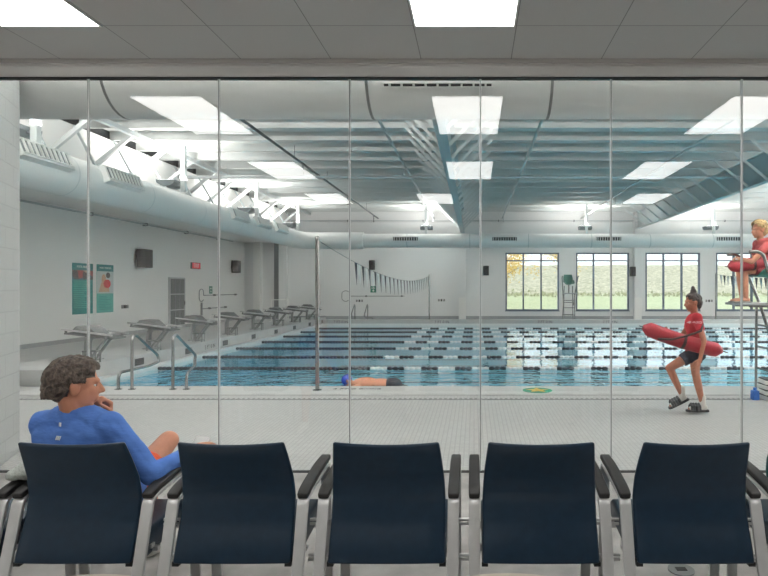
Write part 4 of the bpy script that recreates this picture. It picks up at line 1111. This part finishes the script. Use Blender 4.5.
# posters
def poster(label, y0, y1, z0, z1, kind):
    t = thing('poster', label, 'poster', (XL, (y0+y1)/2, (z0+z1)/2), PI/2); w = (y1-y0); h = z1-z0
    def r(x0,x1,a0,a1,m,name,d): return MB().box(x0*w,x1*w,-d,-d+.006,a0*h,a1*h).build(name, m, t)
    MB().box(-w/2,w/2,-.012,0,-h/2,h/2).build('board', TEAL if kind == 0 else TEALL, t)
    def ph(name, a, b_, c_):
        m = bpy.data.materials.new(name); m.use_nodes = True; nt = m.node_tree; p = nt.nodes['Principled BSDF']
        tc_ = nt.nodes.new('ShaderNodeTexCoord'); n = nt.nodes.new('ShaderNodeTexVoronoi'); n.inputs['Scale'].default_value = 5.5
        nt.links.new(tc_.outputs['Object'], n.inputs['Vector']); rp = nt.nodes.new('ShaderNodeValToRGB'); rp.color_ramp.interpolation = 'CONSTANT'
        rp.color_ramp.elements[0].color = lin(a)+(1,); rp.color_ramp.elements[1].position = .35; rp.color_ramp.elements[1].color = lin(b_)+(1,)
        e = rp.color_ramp.elements.new(.62); e.color = lin(c_)+(1,); e = rp.color_ramp.elements.new(.8); e.color = lin((190,170,150))+(1,)
        sp_ = nt.nodes.new('ShaderNodeSeparateColor'); nt.links.new(n.outputs['Color'], sp_.inputs[0]); nt.links.new(sp_.outputs[0], rp.inputs[0]); nt.links.new(rp.outputs[0], p.inputs['Base Color'])
        return m
    if kind == 0:
        r(-.5,.5,.36,.5,TEALD,'header',.016); text_obj('POOL RULES', h*.062, face_M((0,-.018,h*.43), (0,-1,0)), PAPERW, t)
        r(-.5,.5,.18,.36,ph('group photo', (50,40,44),(150,60,60),(60,90,110)),'picture',.016)
        ln = MB()
        for k in range(15):
            zz = .14-.037*k; ln.box(-.44*w, (-.44+.86*random.uniform(.55,1))*w, -.016, -.012, zz*h, (zz+.014)*h)
        ln.build('text_lines', TEALL, t)
    else:
        r(-.5,.5,.36,.5,TEALD,'header',.016); text_obj('MOST TRUSTED', h*.052, face_M((0,-.018,h*.43), (0,-1,0)), PAPERW, t)
        r(-.5,.5,-.1,.36,mat('photo pale', (196,204,204), .6, var=.05),'picture',.016)
        bl_ = MB(); bl_.ell((-.1*w,-.016,.2*h), (.13*w,.002,.1*h)); bl_.prism([(-.4*w,-.07*h),(-.25*w,.12*h),(.0*w,.16*h),(.2*w,.05*h),(.25*w,-.07*h)], 'y', -.018, -.014); bl_.build('figure', mat('photo skin', (196,160,130), .6), t)
        MB().ell((.1*w,-.019,.1*h), (.22*w,.002,.09*h)).build('red_shape', mat('photo red', (190,40,44), .6), t)
        MB().ell((.16*w,-.018,.28*h), (.13*w,.002,.06*h)).build('dark_shape', mat('photo dark', (60,52,50), .6), t)
        ln = MB()
        for k in range(9):
            zz = -.17-.033*k; ln.box(-.4*w, (-.4+.8*random.uniform(.5,1))*w, -.015, -.012, zz*h, (zz+.012)*h)
        ln.build('text_lines', TEAL, t)
poster('teal poster with white heading and group picture, left one on the left wall', WY(72), WY(92.5), .84, 2.42, 0)
poster('paler teal poster with a red blot in its picture, right one on the left wall', WY(96.5), WY(113), .84, 2.42, 1)
# rescue hooks on the walls
def hook(label, pos, rz, L, loop, sq=False):
    t = thing('rescue_pole', label, 'rescue pole', pos, rz, group='rescue poles hung on the walls')   # local x along the wall, -y out
    MB().tube([(0,-.06,0),(L,-.06,0)], .02, 8).build('pole', GREYST, t, smooth=True)
    if sq: MB().box(-.06,.02,-.1,-.04,-.28,.28).build('end_bar', GREYST, t)
    else: MB().tube(fillet([(0,-.06,0),(-.02,-.06,.22),(-.2,-.06,.3),(-.42,-.06,.22),(-.42,-.06,-.2),(-.2,-.06,-.3),(-.02,-.06,-.2)], .12), .018, 8).build('loop', GREYST, t, smooth=True)
    for x in (L*.3, L*.95): MB().box(x-.04,x+.04,-.09,-.002,-.04,.04).build('bracket', BLACK, t)
hook('life hook with a loop end on the left wall', (XL, 25.6, 1.32), PI/2, 3.6, .3)
hook('straight reaching pole with a bar end on the left wall below the life hook', (XL, 25.4, .72), PI/2, 2.6, .3, True)
hook('life hook with a loop end on the far wall under the pennants', ((350-474)*YF/570, YF, 1.22), 0, 2.9, .3)
# white tube frame on the deck in the far left corner
t = thing('tube_frame', 'white tube frame standing on the deck in the far left corner', 'frame', (-9.4, 27.6, 0))
MB().tube(fillet([(-.42,0,0),(-.42,0,1.08),(.42,0,1.08),(.42,0,0)], .06), .022, 10).build('hoop', WHITE, t, smooth=True)
for xq in (-.42, .42): MB().tube([(xq,-.25,.02),(xq,.25,.02)], .022, 8).build('foot_bar', WHITE, t)
# stack of white boards by the guard chair
bx0 = None
for k in range(4):
    lab = 'white foam board in the stack by the tall lifeguard chair, '+('at the bottom', 'second from the bottom', 'second from the top', 'on top')[k]
    o = MB().prism([(-.2,-.15),(.2,-.15),(.24,-.05),(.24,.05),(.2,.15),(-.2,.15)], 'z', 0, .06).build('kickboard', PAPERW, bevel=.01)
    g_ = MB().prism([(-.19,-.14),(.19,-.14),(.22,0),(.19,.14),(-.19,.14)], 'z', .06, .078).build('board_gap_shade', DARK, o)  # dark sheet between boards, its colour standing in for shade in the gap
    o.location = (4.47, 8.45, .078*k+0); o.rotation_euler = (0, 0, .1*(-1)**k); tag(o, lab, 'kickboard', 'stacked white boards')
o = MB().prism([(-.05,0),(.05,0),(.045,.14),(-.045,.14)], 'y', -.05, .05).build('water_bottle', BLUEP, bevel=.01)
MB().tube([(0,0,.14),(0,0,.18)], .025, 12).build('bottle_cap', BLUEP, o); o.location = (4.15, 8.42, 0)
tag(o, 'small blue container beside the stack of white boards', 'container')

# ------------------------------------------------------------------ world, camera, colour
w = bpy.data.worlds.new('World'); bpy.context.scene.world = w; w.use_nodes = True; nt = w.node_tree
bg = nt.nodes['Background']; tc = nt.nodes.new('ShaderNodeTexCoord'); sp = nt.nodes.new('ShaderNodeSeparateXYZ'); nt.links.new(tc.outputs['Generated'], sp.inputs[0])
rp = nt.nodes.new('ShaderNodeValToRGB'); rp.color_ramp.elements[0].color = (.93,.96,.98,1); rp.color_ramp.elements[1].color = (.85,.92,1,1); rp.color_ramp.elements[1].position = .5
nt.links.new(sp.outputs[2], rp.inputs[0]); nt.links.new(rp.outputs[0], bg.inputs[0]); bg.inputs[1].default_value = 1.75

cam = bpy.data.cameras.new('camera'); cam.lens = 570/768*36; cam.sensor_width = 36; cam.shift_x = -90/768
co_ = bpy.data.objects.new('camera', cam); C.objects.link(co_); co_.location = (0, 0, EYE); co_.rotation_euler = (PI/2, 0, 0)
sc = bpy.context.scene; sc.camera = co_
sc.view_settings.view_transform = 'Standard'; sc.view_settings.look = 'None'; sc.view_settings.gamma = 1; sc.view_settings.use_curve_mapping = False
sc.view_settings.exposure = 0.
